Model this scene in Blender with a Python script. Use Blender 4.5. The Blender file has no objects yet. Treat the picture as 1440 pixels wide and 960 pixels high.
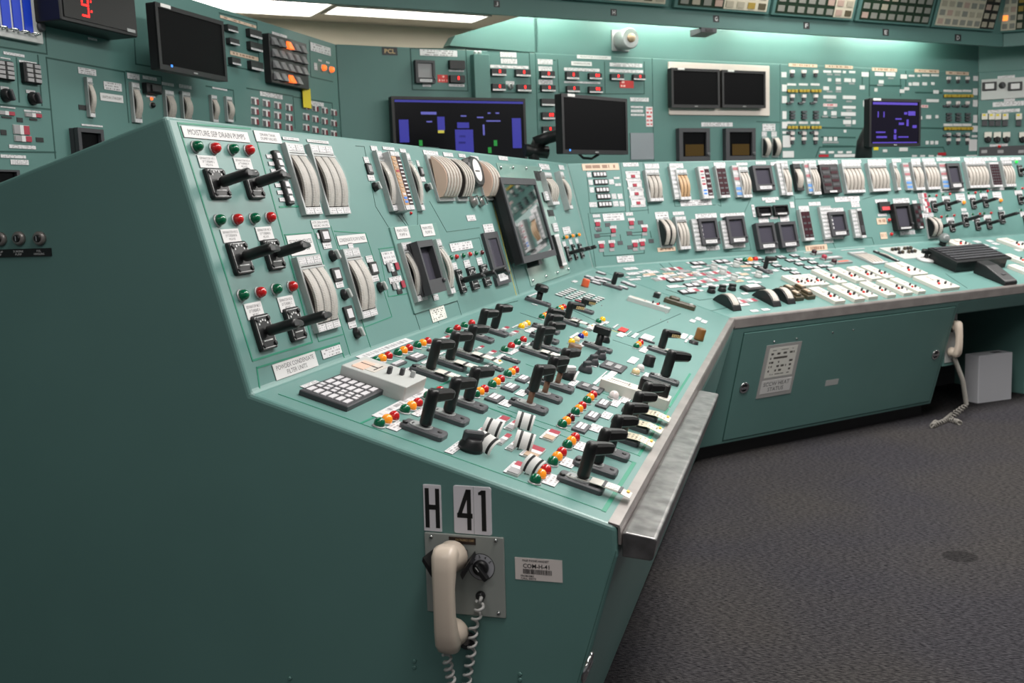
import bpy, bmesh, math, random
from mathutils import Vector, Matrix
random.seed(7)
SC = bpy.context.scene
COL = SC.collection
# ------------------------------------------------------------------ camera
F_PX = 1420.1
CAM = Vector((0.3239, -1.73, 1.3089))
YAW, PITCH, ROLL = -0.2848, -0.1365, -0.0387
_f = Vector((math.sin(YAW)*math.cos(PITCH), math.cos(YAW)*math.cos(PITCH), math.sin(PITCH)))
_r = Vector((math.cos(YAW), -math.sin(YAW), 0.0))
_u = _r.cross(_f)
_c, _s = math.cos(ROLL), math.sin(ROLL)
RIGHT, UP, FWD = _c*_r + _s*_u, -_s*_r + _c*_u, _f
cam_data = bpy.data.cameras.new('camera')
cam_data.sensor_width = 36.0
cam_data.lens = 36.0*F_PX/1440.0
cam_data.clip_start = 0.05
cam_data.dof.use_dof = True
cam_data.dof.focus_distance = 2.6
cam_data.dof.aperture_fstop = 6.3
cam = bpy.data.objects.new('camera', cam_data)
COL.objects.link(cam)
cam.matrix_world = Matrix(((RIGHT.x, UP.x, -FWD.x, CAM.x), (RIGHT.y, UP.y, -FWD.y, CAM.y), (RIGHT.z, UP.z, -FWD.z, CAM.z), (0, 0, 0, 1)))
SC.camera = cam
def ray(px, py):
    return (FWD + RIGHT*((px-720)/F_PX) + UP*((480-py)/F_PX))
def hit(px, py, O, N):
    d = ray(px, py)
    return CAM + d*((Vector(O)-CAM).dot(N)/d.dot(N))
# ------------------------------------------------------------------ world, lamps, exposure
SC.view_settings.view_transform = 'Standard'
SC.view_settings.look = 'None'
SC.view_settings.gamma = 1.0
SC.view_settings.use_curve_mapping = False
SC.view_settings.exposure = 0.0
world = bpy.data.worlds.new('room_ambient')
SC.world = world
world.use_nodes = True
world.node_tree.nodes['Background'].inputs[0].default_value = (0.93, 0.97, 1.0, 1)
world.node_tree.nodes['Background'].inputs[1].default_value = 0.16
CEIL_Z = 3.0
# ceiling area lamps over the operating area, plus added fill lamps: (x, y, along-x, along-y, watts)
CEILING_AND_FILL_LAMPS = [(0.55, -0.5, 0.6, 1.4, 34, 0), (0.55, 1.2, 0.6, 1.4, 56, 0), (0.65, 2.8, 0.6, 1.4, 58, 0), (1.75, 4.25, 0.6, 1.4, 64, -44.5), (2.95, 5.45, 0.6, 1.4, 64, -44.5), (4.1, 6.6, 0.6, 1.4, 42, -44.5),
            (-0.9, -2.6, 0.6, 1.4, 13, 90), (1.2, -2.6, 0.6, 1.4, 12, 90), (2.6, 1.2, 0.6, 1.4, 16, 0),  # first two are unseen fills added behind the camera to light the console end
            (-1.75, 1.6, 0.3, 2.4, 22, 0), (-1.3, 4.6, 0.3, 1.6, 20, -44.5), (0.6, 6.0, 0.3, 1.6, 13, -44.5), (-1.7, 7.6, 0.3, 2.4, 50, -44.5)]  # last lamp added to brighten the cream wall and ceiling behind the boards
for i, (x, y, sx, sy, w, rz) in enumerate(CEILING_AND_FILL_LAMPS):
    ld = bpy.data.lights.new('ceiling_and_fill_lamp', 'AREA')
    ld.shape = 'RECTANGLE'; ld.size = sx; ld.size_y = sy; ld.energy = w; ld.color = (1.0, 0.97, 0.93)
    lo = bpy.data.objects.new('ceiling_and_fill_lamp', ld); COL.objects.link(lo)
    lo.location = (x, y, CEIL_Z-0.035); lo.rotation_euler.z = math.radians(rz)
# ------------------------------------------------------------------ materials
MATS = {}
def lin(c):
    return tuple(((v/255)/12.92 if v/255 <= 0.04045 else ((v/255+0.055)/1.055)**2.4) for v in c)
def mat(name, rgb, rough=0.5, metal=0.0, emit=None, estr=1.0, noise=0.0, nscale=40.0, bump=0.0, bscale=200.0, trans=0.0, coat=0.0, alpha=1.0, spec=0.5):
    if name in MATS: return MATS[name]
    m = bpy.data.materials.new(name); m.use_nodes = True
    nt = m.node_tree; b = nt.nodes['Principled BSDF']
    col = lin(rgb)+(1,)
    b.inputs['Base Color'].default_value = col
    b.inputs['Roughness'].default_value = rough
    b.inputs['Metallic'].default_value = metal
    b.inputs['Specular IOR Level'].default_value = spec
    b.inputs['Transmission Weight'].default_value = trans
    b.inputs['Coat Weight'].default_value = coat
    b.inputs['Alpha'].default_value = alpha
    if emit:
        b.inputs['Emission Color'].default_value = lin(emit)+(1,)
        b.inputs['Emission Strength'].default_value = estr
    if noise or bump:
        tc = nt.nodes.new('ShaderNodeTexCoord')
        if noise:
            nz = nt.nodes.new('ShaderNodeTexNoise'); nz.inputs['Scale'].default_value = nscale; nz.inputs['Detail'].default_value = 5
            nt.links.new(tc.outputs['Object'], nz.inputs['Vector'])
            mr = nt.nodes.new('ShaderNodeMapRange'); mr.inputs[1].default_value = 0.3; mr.inputs[2].default_value = 0.7
            mr.inputs[3].default_value = 1-noise; mr.inputs[4].default_value = 1+noise*0.6
            nt.links.new(nz.outputs['Fac'], mr.inputs[0])
            mx = nt.nodes.new('ShaderNodeMix'); mx.data_type = 'RGBA'; mx.blend_type = 'MULTIPLY'
            mx.inputs[0].default_value = 1.0; mx.inputs[6].default_value = col
            nt.links.new(mr.outputs[0], mx.inputs[7]); nt.links.new(mx.outputs[2], b.inputs['Base Color'])
        if bump:
            n2 = nt.nodes.new('ShaderNodeTexNoise'); n2.inputs['Scale'].default_value = bscale; n2.inputs['Detail'].default_value = 3
            nt.links.new(tc.outputs['Object'], n2.inputs['Vector'])
            bp = nt.nodes.new('ShaderNodeBump'); bp.inputs['Strength'].default_value = bump; bp.inputs['Distance'].default_value = 0.002
            nt.links.new(n2.outputs['Fac'], bp.inputs['Height']); nt.links.new(bp.outputs[0], b.inputs['Normal'])
    MATS[name] = m
    return m
def print_mat(name, paper, ink, sx, sy, thresh=0.5, rough=0.45):
    """plate with rows of tiny illegible print (flat print only)"""
    if name in MATS: return MATS[name]
    m = bpy.data.materials.new(name); m.use_nodes = True
    nt = m.node_tree; b = nt.nodes['Principled BSDF']; b.inputs['Roughness'].default_value = rough
    L = nt.links.new
    tc = nt.nodes.new('ShaderNodeTexCoord')
    sep = nt.nodes.new('ShaderNodeSeparateXYZ'); L(tc.outputs['Generated'], sep.inputs[0])
    def mth(op, a, v=None, v2=None):
        n = nt.nodes.new('ShaderNodeMath'); n.operation = op
        if isinstance(a, (int, float)): n.inputs[0].default_value = a
        else: L(a, n.inputs[0])
        if v is not None:
            if isinstance(v, (int, float)): n.inputs[1].default_value = v
            else: L(v, n.inputs[1])
        return n.outputs[0]
    ys = mth('MULTIPLY', sep.outputs[1], sy)
    row = mth('FLOOR', ys); fr = mth('FRACT', ys)
    inrow = mth('MULTIPLY', mth('GREATER_THAN', fr, 0.3), mth('LESS_THAN', fr, 0.78))
    xs = mth('MULTIPLY', sep.outputs[0], sx)
    cmb = nt.nodes.new('ShaderNodeCombineXYZ'); L(xs, cmb.inputs[0]); L(row, cmb.inputs[1])
    oi = nt.nodes.new('ShaderNodeObjectInfo'); L(mth('MULTIPLY', oi.outputs['Random'], 37.0), cmb.inputs[2])
    nz = nt.nodes.new('ShaderNodeTexNoise'); nz.inputs['Scale'].default_value = 1.0; nz.inputs['Detail'].default_value = 1.0
    L(cmb.outputs[0], nz.inputs['Vector'])
    ink_on = mth('MULTIPLY', inrow, mth('GREATER_THAN', nz.outputs['Fac'], thresh))
    ed = mth('MULTIPLY', mth('MULTIPLY', mth('GREATER_THAN', sep.outputs[0], 0.08), mth('LESS_THAN', sep.outputs[0], 0.92)),
             mth('MULTIPLY', mth('GREATER_THAN', sep.outputs[1], 0.08), mth('LESS_THAN', sep.outputs[1], 0.92)))
    top = mth('GREATER_THAN', sep.outputs[2], 0.5)
    fac = mth('MULTIPLY', mth('MULTIPLY', ink_on, ed), top)
    mx = nt.nodes.new('ShaderNodeMix'); mx.data_type = 'RGBA'
    mx.inputs[6].default_value = lin(paper)+(1,); mx.inputs[7].default_value = lin(ink)+(1,)
    L(fac, mx.inputs[0]); L(mx.outputs[2], b.inputs['Base Color'])
    MATS[name] = m
    return m
TEAL = mat('teal_paint', (101, 140, 135), 0.36, noise=0.05, nscale=3.0, bump=0.05, bscale=260)
TEAL_GREY = mat('teal_grey_paint', (110, 148, 141), 0.3, noise=0.05, nscale=5)
TEAL_DARK = mat('teal_wall_paint', (83, 122, 117), 0.5, noise=0.05, nscale=2.0)
LINE_GREEN = mat('green_line_paint', (28, 132, 104), 0.5)
LINE_DARK = mat('score_line', (30, 72, 66), 0.6)
LINE_YELLOW = mat('yellow_line_tape', (214, 190, 60), 0.5)
WHITE = mat('white_plastic', (216, 214, 214), 0.45)
LABEL = print_mat('white_label_print', (214, 212, 214), (140, 137, 140), 16, 3, 0.5)
LABEL1 = print_mat('white_strip_print', (212, 210, 212), (146, 143, 146), 40, 1, 0.5)
LABEL_TAN = print_mat('tan_strip_print', (214, 188, 166), (150, 118, 100), 16, 1, 0.5)
LABEL_RED = print_mat('red_tag_print', (206, 44, 40), (240, 190, 180), 6, 2, 0.55)
TAGP = print_mat('tag_print', (232, 230, 222), (90, 86, 80), 9, 7, 0.52)
BLACK = mat('black_plastic', (26, 26, 28), 0.42, noise=0.1, nscale=60)
GRIP = mat('black_grip', (20, 20, 21), 0.38, bump=0.15, bscale=600)
BLACK_GLOSS = mat('black_gloss', (8, 8, 9), 0.3)
CHAR = mat('charcoal_plastic', (58, 58, 62), 0.5)
CHAR2 = mat('dark_grey_plate', (76, 76, 80), 0.45)
GREY = mat('grey_enamel', (150, 152, 152), 0.4)
GREY_L = mat('light_grey_enamel', (186, 188, 186), 0.42)
ALU = mat('brushed_aluminium', (176, 178, 178), 0.42, 0.35, noise=0.08, nscale=30)
STEEL = mat('stainless_steel', (158, 151, 148), 0.36, 0.6, noise=0.2, nscale=12)
STEEL_WORN = mat('worn_steel', (152, 149, 149), 0.3, 0.85, noise=0.42, nscale=26)
CHROME = mat('chrome', (215, 215, 215), 0.12, 1.0)
COPPER = mat('copper_stem', (160, 120, 100), 0.4, 0.6)
CREAM = mat('cream_bakelite', (222, 206, 190), 0.3)
IVORY = mat('ivory_enamel', (216, 211, 202), 0.42)
SCALE = mat('meter_scale', (206, 198, 190), 0.5, noise=0.16, nscale=35)
SCALE_TAN = mat('meter_scale_tan', (190, 150, 112), 0.5, noise=0.2, nscale=35)
PINK_SIDE = mat('meter_side_flesh', (220, 186, 168), 0.5)
SLOT = mat('meter_slot', (60, 54, 50), 0.6)
SCREEN = mat('screen_off', (9, 9, 11), 0.4, spec=0.06)
SCREEN_SHEEN = mat('screen_sheen_grey', (72, 70, 80), 0.12)  # grey base colour stands in for the pale reflection on recorder glass
PAPER = mat('paper', (220, 218, 216), 0.7)
INK = mat('black_ink', (18, 18, 18), 0.6)
GREY_INK = mat('grey_ink', (62, 62, 66), 0.6)
WHITE_INK = mat('white_ink', (225, 225, 225), 0.6)
ORANGE_INK = mat('tan_ink', (210, 180, 130), 0.6)
def lens(name, rgb, e=0.0):
    return mat(name, rgb, 0.16, emit=rgb if e else None, estr=e, coat=0.4)
L_GREEN = lens('lens_green', (0, 96, 62)); L_RED = lens('lens_red', (196, 30, 32)); L_RED_D = lens('lens_dark_red', (92, 18, 26))
L_ORANGE = lens('lens_orange', (252, 146, 34), 0.25); L_YELLOW = lens('lens_yellow', (246, 190, 20), 0.1)
L_WHITE = lens('lens_white', (226, 214, 212)); L_PEACH = lens('lens_peach', (240, 206, 160)); L_BLUE = lens('lens_blue', (34, 28, 130))
L_LIT = lens('lens_lit', (255, 112, 48), 1.3)
TILE_W = mat('key_white', (212, 208, 212), 0.4)
TILE_G = mat('key_grey', (150, 148, 150), 0.45)
RED_L = mat('module_red', (164, 58, 74), 0.3)
RED = mat('red_plastic', (206, 36, 34), 0.4)
BROWN_RED = mat('bargraph_off', (62, 34, 40), 0.25)
LED_RED = mat('led_red', (255, 30, 30), 0.4, emit=(255, 24, 20), estr=3.0)
BLUE_P = mat('blue_print', (70, 130, 215), 0.5)
TILE_TAN = mat('tan_plastic', (176, 150, 126), 0.5)
OLIVE = mat('olive_brown', (70, 62, 46), 0.35)
YELLOW = mat('yellow_paper', (224, 202, 40), 0.6)
CLEAR = mat('clear_acrylic', (235, 238, 238), 0.08, trans=0.0, alpha=0.16, spec=0.8)
# ------------------------------------------------------------------ mesh helpers
class MB:
    def __init__(s): s.v = []; s.f = []; s.m = []; s.mats = []; s.sm = []
    def mi(s, m):
        if m not in s.mats: s.mats.append(m)
        return s.mats.index(m)
    def add(s, vs, fs, m, smooth=False):
        o = len(s.v); s.v += [tuple(v) for v in vs]; k = s.mi(m)
        for f in fs: s.f.append(tuple(i+o for i in f)); s.m.append(k); s.sm.append(smooth)
        return s
    def box(s, x0, x1, y0, y1, z0, z1, m):
        v = [(x0,y0,z0),(x1,y0,z0),(x1,y1,z0),(x0,y1,z0),(x0,y0,z1),(x1,y0,z1),(x1,y1,z1),(x0,y1,z1)]
        return s.add(v, [(3,2,1,0),(4,5,6,7),(0,1,5,4),(1,2,6,5),(2,3,7,6),(3,0,4,7)], m)
    def cbox(s, cx, cy, w, h, z0, z1, m): return s.box(cx-w/2, cx+w/2, cy-h/2, cy+h/2, z0, z1, m)
    def loops(s, rings, m, cap0=True, cap1=True, smooth=False):
        n = len(rings[0]); vs = [p for r in rings for p in r]; fs = []
        for k in range(len(rings)-1):
            for i in range(n):
                j = (i+1) % n
                fs.append((k*n+i, k*n+j, (k+1)*n+j, (k+1)*n+i))
        s.add(vs, fs, m, smooth)
        if cap0: s.add(rings[0], [tuple(range(n))[::-1]], m)
        if cap1: s.add(rings[-1], [tuple(range(n))], m)
        return s
    def rbox(s, cx, cy, w, h, z0, z1, m, r=0.004, ch=0.0015, seg=3):
        r = min(r, w*0.49, h*0.49)
        def poly(inset, z):
            out = []; rr = max(r-inset, 1e-5)
            for (sx, sy, a0) in ((1,-1,-90),(1,1,0),(-1,1,90),(-1,-1,180)):
                ox, oy = cx+sx*(w/2-inset-rr), cy+sy*(h/2-inset-rr)
                for k in range(seg+1):
                    a = math.radians(a0+90*k/seg)
                    out.append((ox+rr*math.cos(a), oy+rr*math.sin(a), z))
            return out
        rings = [poly(0, z0), poly(0, z1-ch), poly(ch, z1)] if ch else [poly(0, z0), poly(0, z1)]
        return s.loops(rings, m)
    def lathe(s, cx, cy, prof, m, n=14, smooth=True):
        rings = [[(cx+r*math.cos(2*math.pi*i/n), cy+r*math.sin(2*math.pi*i/n), z) for i in range(n)] for r, z in prof]
        return s.loops(rings, m, smooth=smooth)
    def tube(s, pts, rad, m, n=8, smooth=True):
        pts = [Vector(p) for p in pts]; rings = []; prev = None
        for i, p in enumerate(pts):
            t = (pts[min(i+1, len(pts)-1)]-pts[max(i-1, 0)]).normalized()
            if prev is None:
                a = Vector((0,0,1)) if abs(t.z) < 0.9 else Vector((1,0,0)); prev = t.cross(a).normalized()
            prev = (prev - t*prev.dot(t)).normalized(); b = t.cross(prev)
            rr = rad[i] if isinstance(rad, (list, tuple)) else rad
            rings.append([tuple(p+prev*(rr*math.cos(2*math.pi*k/n))+b*(rr*math.sin(2*math.pi*k/n))) for k in range(n)])
        return s.loops(rings, m, smooth=smooth)
    def prism(s, poly, z0, z1, m):
        return s.loops([[(x, y, z0) for x, y in poly], [(x, y, z1) for x, y in poly]], m)
    def xprism(s, poly, x0, x1, m):      # polygon in (y,z) swept along x
        return s.loops([[(x0, y, z) for y, z in poly], [(x1, y, z) for y, z in poly]], m)
    def mesh(s, name):
        me = bpy.data.meshes.new(name)
        me.from_pydata(s.v, [], s.f)
        for m in s.mats: me.materials.append(m)
        me.polygons.foreach_set('material_index', s.m)
        me.polygons.foreach_set('use_smooth', s.sm)
        bm = bmesh.new(); bm.from_mesh(me)
        bmesh.ops.remove_doubles(bm, verts=bm.verts, dist=1e-6)
        bmesh.ops.recalc_face_normals(bm, faces=bm.faces)
        bm.to_mesh(me); bm.free()
        me.update()
        return me
CACHE = {}
def cached(name, key, fn):
    k = (name,)+tuple(round(x, 4) if isinstance(x, float) else x for x in key)
    if k not in CACHE:
        b = MB(); fn(b); CACHE[k] = b.mesh(name)
    return CACHE[k]
def obj(name, me, parent=None, M=None):
    o = bpy.data.objects.new(name, me); COL.objects.link(o)
    if parent is not None: o.parent = parent
    if M is not None: o.matrix_basis = M
    return o
def tag(o, label, cat, group=None, kind=None):
    if label: o['label'] = label
    if cat: o['category'] = cat
    if group: o['group'] = group
    if kind: o['kind'] = kind
    return o
def thing(name, label, cat, loc=(0,0,0), group=None, M=None):
    o = bpy.data.objects.new(name, None); COL.objects.link(o); o.empty_display_size = 0.05
    if M is not None: o.matrix_basis = M
    else: o.location = loc
    return tag(o, label, cat, group)
def T(x=0.0, y=0.0, z=0.0, rz=0.0, sc=None):
    M = Matrix.Translation((x, y, z)) @ Matrix.Rotation(rz, 4, 'Z')
    if sc: M = M @ Matrix.Diagonal((sc[0], sc[1], sc[2], 1))
    return M
TEXTS = {}
def text_mesh(s, m, font_h=1.0, bold=0.0):
    """text as a flat mesh, normalised: centred, height of line = 1"""
    key = (s, m.name, bold)
    if key in TEXTS: return TEXTS[key]
    cu = bpy.data.curves.new('lettering', 'FONT'); cu.body = s; cu.align_x = 'CENTER'; cu.align_y = 'CENTER'
    cu.size = 1.0; cu.offset = bold; cu.resolution_u = 2; cu.space_line = 1.0
    o = bpy.data.objects.new('tmp_text', cu); COL.objects.link(o)
    dg = bpy.context.evaluated_depsgraph_get()
    me = bpy.data.meshes.new_from_object(o.evaluated_get(dg))
    bpy.data.objects.remove(o); bpy.data.curves.remove(cu)
    me.name = 'lettering'; me.materials.clear(); me.materials.append(m)
    xs = [v.co.x for v in me.vertices]; ys = [v.co.y for v in me.vertices]
    cx, cy = (min(xs)+max(xs))/2, (min(ys)+max(ys))/2
    for v in me.vertices: v.co.x -= cx; v.co.y -= cy
    w, h = max(xs)-min(xs), max(ys)-min(ys)
    TEXTS[key] = (me, w, h)
    return TEXTS[key]
def text(s, parent, M, w, h, m=None, bold=0.0, name='lettering'):
    me, tw, th = text_mesh(s, m or GREY_INK, bold=bold)
    return obj(name, me, parent, M @ Matrix.Diagonal((w/tw, h/th, 1, 1)))
class Panel:
    """a flat face of a thing: O origin, U to the viewer's right, V up, N outward (world); items are placed by photo pixel on it"""
    def __init__(s, root, O, U, V):
        s.root = root; s.O = Vector(O); s.U = Vector(U).normalized(); s.V = Vector(V).normalized(); s.N = s.U.cross(s.V)
        s.inv = root.matrix_basis.inverted()
    def uv(s, px, py, d=0.0):
        p = hit(px, py, s.O + s.N*d, s.N) - s.O
        return p.dot(s.U), p.dot(s.V)
    def world(s, u, v, d=0.0, rz=0.0):
        P = s.O + s.U*u + s.V*v + s.N*d
        M = Matrix(((s.U.x, s.V.x, s.N.x, P.x), (s.U.y, s.V.y, s.N.y, P.y), (s.U.z, s.V.z, s.N.z, P.z), (0, 0, 0, 1)))
        return M @ Matrix.Rotation(rz, 4, 'Z')
    def M(s, u, v, d=0.0, rz=0.0): return s.inv @ s.world(u, v, d, rz)
    def rect(s, x0, y0, x1, y1, d=0.0):
        a, b = s.uv(x0, y0, d), s.uv(x1, y1, d)
        return (a[0]+b[0])/2, (a[1]+b[1])/2, max(abs(b[0]-a[0]), 0.004), max(abs(b[1]-a[1]), 0.004)
# ------------------------------------------------------------------ console geometry
A, B, C = (-0.8614, 1.5018), (-0.7219, 0.9555), (0.0, 0.725)
L1, TH = 3.1116, 0.7765
Z = Vector((0, 0, 1))
D1 = Vector((0, 1, 0)); D2 = Vector((math.sin(TH), math.cos(TH), 0)); X2 = Vector((math.cos(TH), -math.sin(TH), 0))
D3 = Vector((math.sin(2*TH), math.cos(2*TH), 0)); X3 = Vector((math.cos(2*TH), -math.sin(2*TH), 0))
TANH = math.tan(TH/2)
MIT = Vector((0, L1, 0))           # plan position of the front-edge corner
_e = hit(0, 255, (0, 0, 0), D1)
SLOPE = (A[1]-_e.z)/(A[0]-_e.x)
XB = -1.42
ZB = A[1]+SLOPE*(XB-A[0])
def ring1(prof, y=None): return [(x, (L1-x*TANH) if y is None else y, z) for x, z in prof]
def ring2(prof, t=None):
    out = []
    for x, z in prof:
        P = MIT + X2*x + D2*(x*TANH if t is None else t); out.append((P.x, P.y, z))
    return out
def bevel(o, w=0.006, seg=2):
    md = o.modifiers.new('edge_round', 'BEVEL'); md.width = w; md.segments = seg; md.limit_method = 'ANGLE'; md.angle_limit = math.radians(25)
    for p in o.data.polygons: p.use_smooth = False
    return o
def mesh_of(name, fn):
    b = MB(); fn(b); return b.mesh(name)
# ------------------------------------------------------------------ floor, ceiling
def carpet():
    m = bpy.data.materials.new('carpet'); m.use_nodes = True; nt = m.node_tree; b = nt.nodes['Principled BSDF']; L = nt.links.new
    b.inputs['Roughness'].default_value = 0.95; b.inputs['Specular IOR Level'].default_value = 0.1
    tc = nt.nodes.new('ShaderNodeTexCoord')
    mp = nt.nodes.new('ShaderNodeMapping'); mp.inputs['Rotation'].default_value = (0, 0, 0.62); mp.inputs['Scale'].default_value = (60, 190, 1)
    L(tc.outputs['Object'], mp.inputs[0])
    n1 = nt.nodes.new('ShaderNodeTexNoise'); n1.inputs['Scale'].default_value = 1.0; n1.inputs['Detail'].default_value = 3; L(mp.outputs[0], n1.inputs['Vector'])
    n2 = nt.nodes.new('ShaderNodeTexNoise'); n2.inputs['Scale'].default_value = 1.1; n2.inputs['Detail'].default_value = 2; L(tc.outputs['Object'], n2.inputs['Vector'])
    n3 = nt.nodes.new('ShaderNodeTexNoise'); n3.inputs['Scale'].default_value = 260.0; L(tc.outputs['Object'], n3.inputs['Vector'])
    r1 = nt.nodes.new('ShaderNodeValToRGB'); L(n1.outputs['Fac'], r1.inputs[0])
    r1.color_ramp.elements[0].position = 0.34; r1.color_ramp.elements[0].color = lin((30, 29, 32))+(1,)
    r1.color_ramp.elements[1].position = 0.68; r1.color_ramp.elements[1].color = lin((80, 78, 79))+(1,)
    r2 = nt.nodes.new('ShaderNodeValToRGB'); L(n2.outputs['Fac'], r2.inputs[0])
    r2.color_ramp.elements[0].position = 0.4; r2.color_ramp.elements[0].color = (0.84, 0.84, 0.92, 1)
    r2.color_ramp.elements[1].position = 0.6; r2.color_ramp.elements[1].color = (1.0, 0.97, 0.92, 1)
    mx = nt.nodes.new('ShaderNodeMix'); mx.data_type = 'RGBA'; mx.blend_type = 'MULTIPLY'; mx.inputs[0].default_value = 1
    L(r1.outputs[0], mx.inputs[6]); L(r2.outputs[0], mx.inputs[7])
    # one round worn stain on the carpet
    geo = nt.nodes.new('ShaderNodeNewGeometry'); st = nt.nodes.new('ShaderNodeVectorMath'); st.operation = 'DISTANCE'
    P = hit(1350, 782, (0, 0, 0), Z); st.inputs[1].default_value = P; L(geo.outputs['Position'], st.inputs[0])
    ms = nt.nodes.new('ShaderNodeMapRange'); ms.inputs[1].default_value = 0.056; ms.inputs[2].default_value = 0.064; ms.inputs[3].default_value = 0.55; ms.inputs[4].default_value = 1.0
    L(st.outputs['Value'], ms.inputs[0])
    mx2 = nt.nodes.new('ShaderNodeMix'); mx2.data_type = 'RGBA'; mx2.blend_type = 'MULTIPLY'; mx2.inputs[0].default_value = 1
    L(mx.outputs[2], mx2.inputs[6]); L(ms.outputs[0], mx2.inputs[7]); L(mx2.outputs[2], b.inputs['Base Color'])
    bp = nt.nodes.new('ShaderNodeBump'); bp.inputs['Strength'].default_value = 0.9; bp.inputs['Distance'].default_value = 0.004
    ad = nt.nodes.new('ShaderNodeMath'); ad.operation = 'ADD'; L(n1.outputs['Fac'], ad.inputs[0]); L(n3.outputs['Fac'], ad.inputs[1])
    L(ad.outputs[0], bp.inputs['Height']); L(bp.outputs[0], b.inputs['Normal'])
    return m
CARPET = carpet()
fl = obj('floor', mesh_of('floor', lambda b: b.box(-7, 9, -4.5, 12, -0.05, 0, CARPET)))
tag(fl, 'dark grey blue cut pile carpet over the whole control room floor', 'floor', kind='structure')
CEIL = mat('ceiling_cream', (216, 210, 198), 0.8, noise=0.04, nscale=4)
ce = obj('ceiling', mesh_of('ceiling', lambda b: b.box(-7, 9, -4.5, 12, CEIL_Z, CEIL_Z+0.05, CEIL)))
tag(ce, 'cream ceiling above the control boards', 'ceiling', kind='structure')
# ------------------------------------------------------------------ near console (section 1)
con1 = thing('control_console', 'near teal control console running away from the camera beside the page phone', 'console', (-0.7, 0.0, 0))
inv1 = con1.matrix_basis.inverted()
prof1 = [A, B, C, (0.0, 0.668), (-0.172, 0.075), (-0.235, 0.075), (-0.235, 0.0), (XB, 0.0), (XB, ZB)]
def body1(b): b.loops([ring1(prof1, 0.0), ring1(prof1)], TEAL)
o = obj('console_body', mesh_of('console_body', body1), con1, inv1); bevel(o, 0.009, 3)
kick = [(-0.232, 0.0), (-0.232, 0.073), (-0.226, 0.073), (-0.226, 0.0)]
obj('toe_kick', mesh_of('toe_kick', lambda b: b.loops([ring1(kick, 0.02), ring1(kick)], BLACK)), con1, inv1)
def vnorm(dx, dz, X): return (X*dx + Z*dz).normalized()
X1 = Vector((1, 0, 0))
b1 = Panel(con1, (B[0], 0, B[1]), D1, vnorm(A[0]-B[0], A[1]-B[1], X1))
d1 = Panel(con1, (C[0], 0, C[1]), D1, vnorm(B[0]-C[0], B[1]-C[1], X1))
e1 = Panel(con1, (0, 0, 0), X1, Z)
# steel nosing along the bench edge, and the steel bumper rail below it
nose = [(-0.016, C[1]+0.0078), (0.004, C[1]+0.002), (0.006, C[1]-0.004), (0.006, C[1]-0.034), (0.0015, C[1]-0.034), (0.0015, C[1]-0.003), (-0.0165, C[1]+0.0048)]
o = obj('steel_nosing', mesh_of('steel_nosing', lambda b: b.loops([ring1(nose, 0.004), ring1(nose)], STEEL)), con1, inv1)
o['label'] = 'brushed steel nosing along the bench edge'
yr = hit(983, 545, (0.01, 0, C[1]-0.02), Vector((1, 0, 0))).y
rail = [(0.006, C[1]-0.016), (0.012, C[1]-0.013), (0.066, C[1]-0.022), (0.070, C[1]-0.026), (0.062, C[1]-0.062), (0.058, C[1]-0.065), (0.006, C[1]-0.060)]
o = obj('bumper_rail', mesh_of('bumper_rail', lambda b: b.loops([ring1(rail, 0.012), ring1(rail, yr)], STEEL_WORN)), con1, inv1); bevel(o, 0.003, 2)
o['label'] = 'scratched steel bumper rail below the bench edge'
# ------------------------------------------------------------------ far console (section 2)
LEN2 = 4.3
con2 = thing('control_console', 'long far teal control console angled across the room behind the carpet', 'console', tuple(MIT+X2*-0.7))
inv2 = con2.matrix_basis.inverted()
def P2(x, z): return MIT + X2*x + Z*z
b2 = Panel(con2, P2(*B), D2, vnorm(A[0]-B[0], A[1]-B[1], X2))
d2 = Panel(con2, P2(*C), D2, vnorm(B[0]-C[0], B[1]-C[1], X2))
f2a, f2b = (0.0, 0.668), (-0.172, 0.075)
f2 = Panel(con2, P2(*f2b), D2, vnorm(f2a[0]-f2b[0], f2a[1]-f2b[1], X2))
T_KNEE = f2.uv(1347, 432)[0]
T_KNEE2 = T_KNEE+0.95
upper = [A, B, C, (0.0, 0.668), (-0.03, 0.60), (-0.75, 0.60), (-0.75, 0.0), (XB, 0.0), (XB, ZB)]
o = obj('console_body', mesh_of('console_body', lambda b: b.loops([ring2(upper), ring2(upper, LEN2)], TEAL)), con2, inv2); bevel(o, 0.009, 3)
ped = [(0.0, 0.668), (-0.172, 0.075), (-0.235, 0.075), (-0.235, 0.0), (-0.74, 0.0), (-0.74, 0.64)]
for t0, t1 in ((None, T_KNEE), (T_KNEE2, LEN2)):
    o = obj('pedestal', mesh_of('pedestal', lambda b: b.loops([ring2(ped, t0), ring2(ped, t1)], TEAL)), con2, inv2); bevel(o, 0.005, 2)
    obj('toe_kick', mesh_of('toe_kick', lambda b: b.loops([ring2(kick, None if t0 is None else t0+0.01), ring2(kick, t1-0.01)], BLACK)), con2, inv2)
shade_sheet = [(-0.739, 0.004), (-0.739, 0.598), (-0.730, 0.598), (-0.730, 0.004)]  # dark sheet added at the back so the knee space looks shaded
obj('knee_shade_sheet', mesh_of('knee_shade_sheet', lambda b: b.loops([ring2(shade_sheet, T_KNEE+0.002), ring2(shade_sheet, T_KNEE2-0.002)], CHAR)), con2, inv2)
nose2 = [(-0.012, C[1]+0.0065), (0.004, C[1]+0.002), (0.007, C[1]-0.004), (0.007, C[1]-0.045), (0.0015, C[1]-0.045), (0.0015, C[1]-0.002), (-0.0122, C[1]+0.0035)]
o = obj('steel_nosing', mesh_of('steel_nosing', lambda b: b.loops([ring2(nose2), ring2(nose2, LEN2)], STEEL)), con2, inv2)
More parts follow.
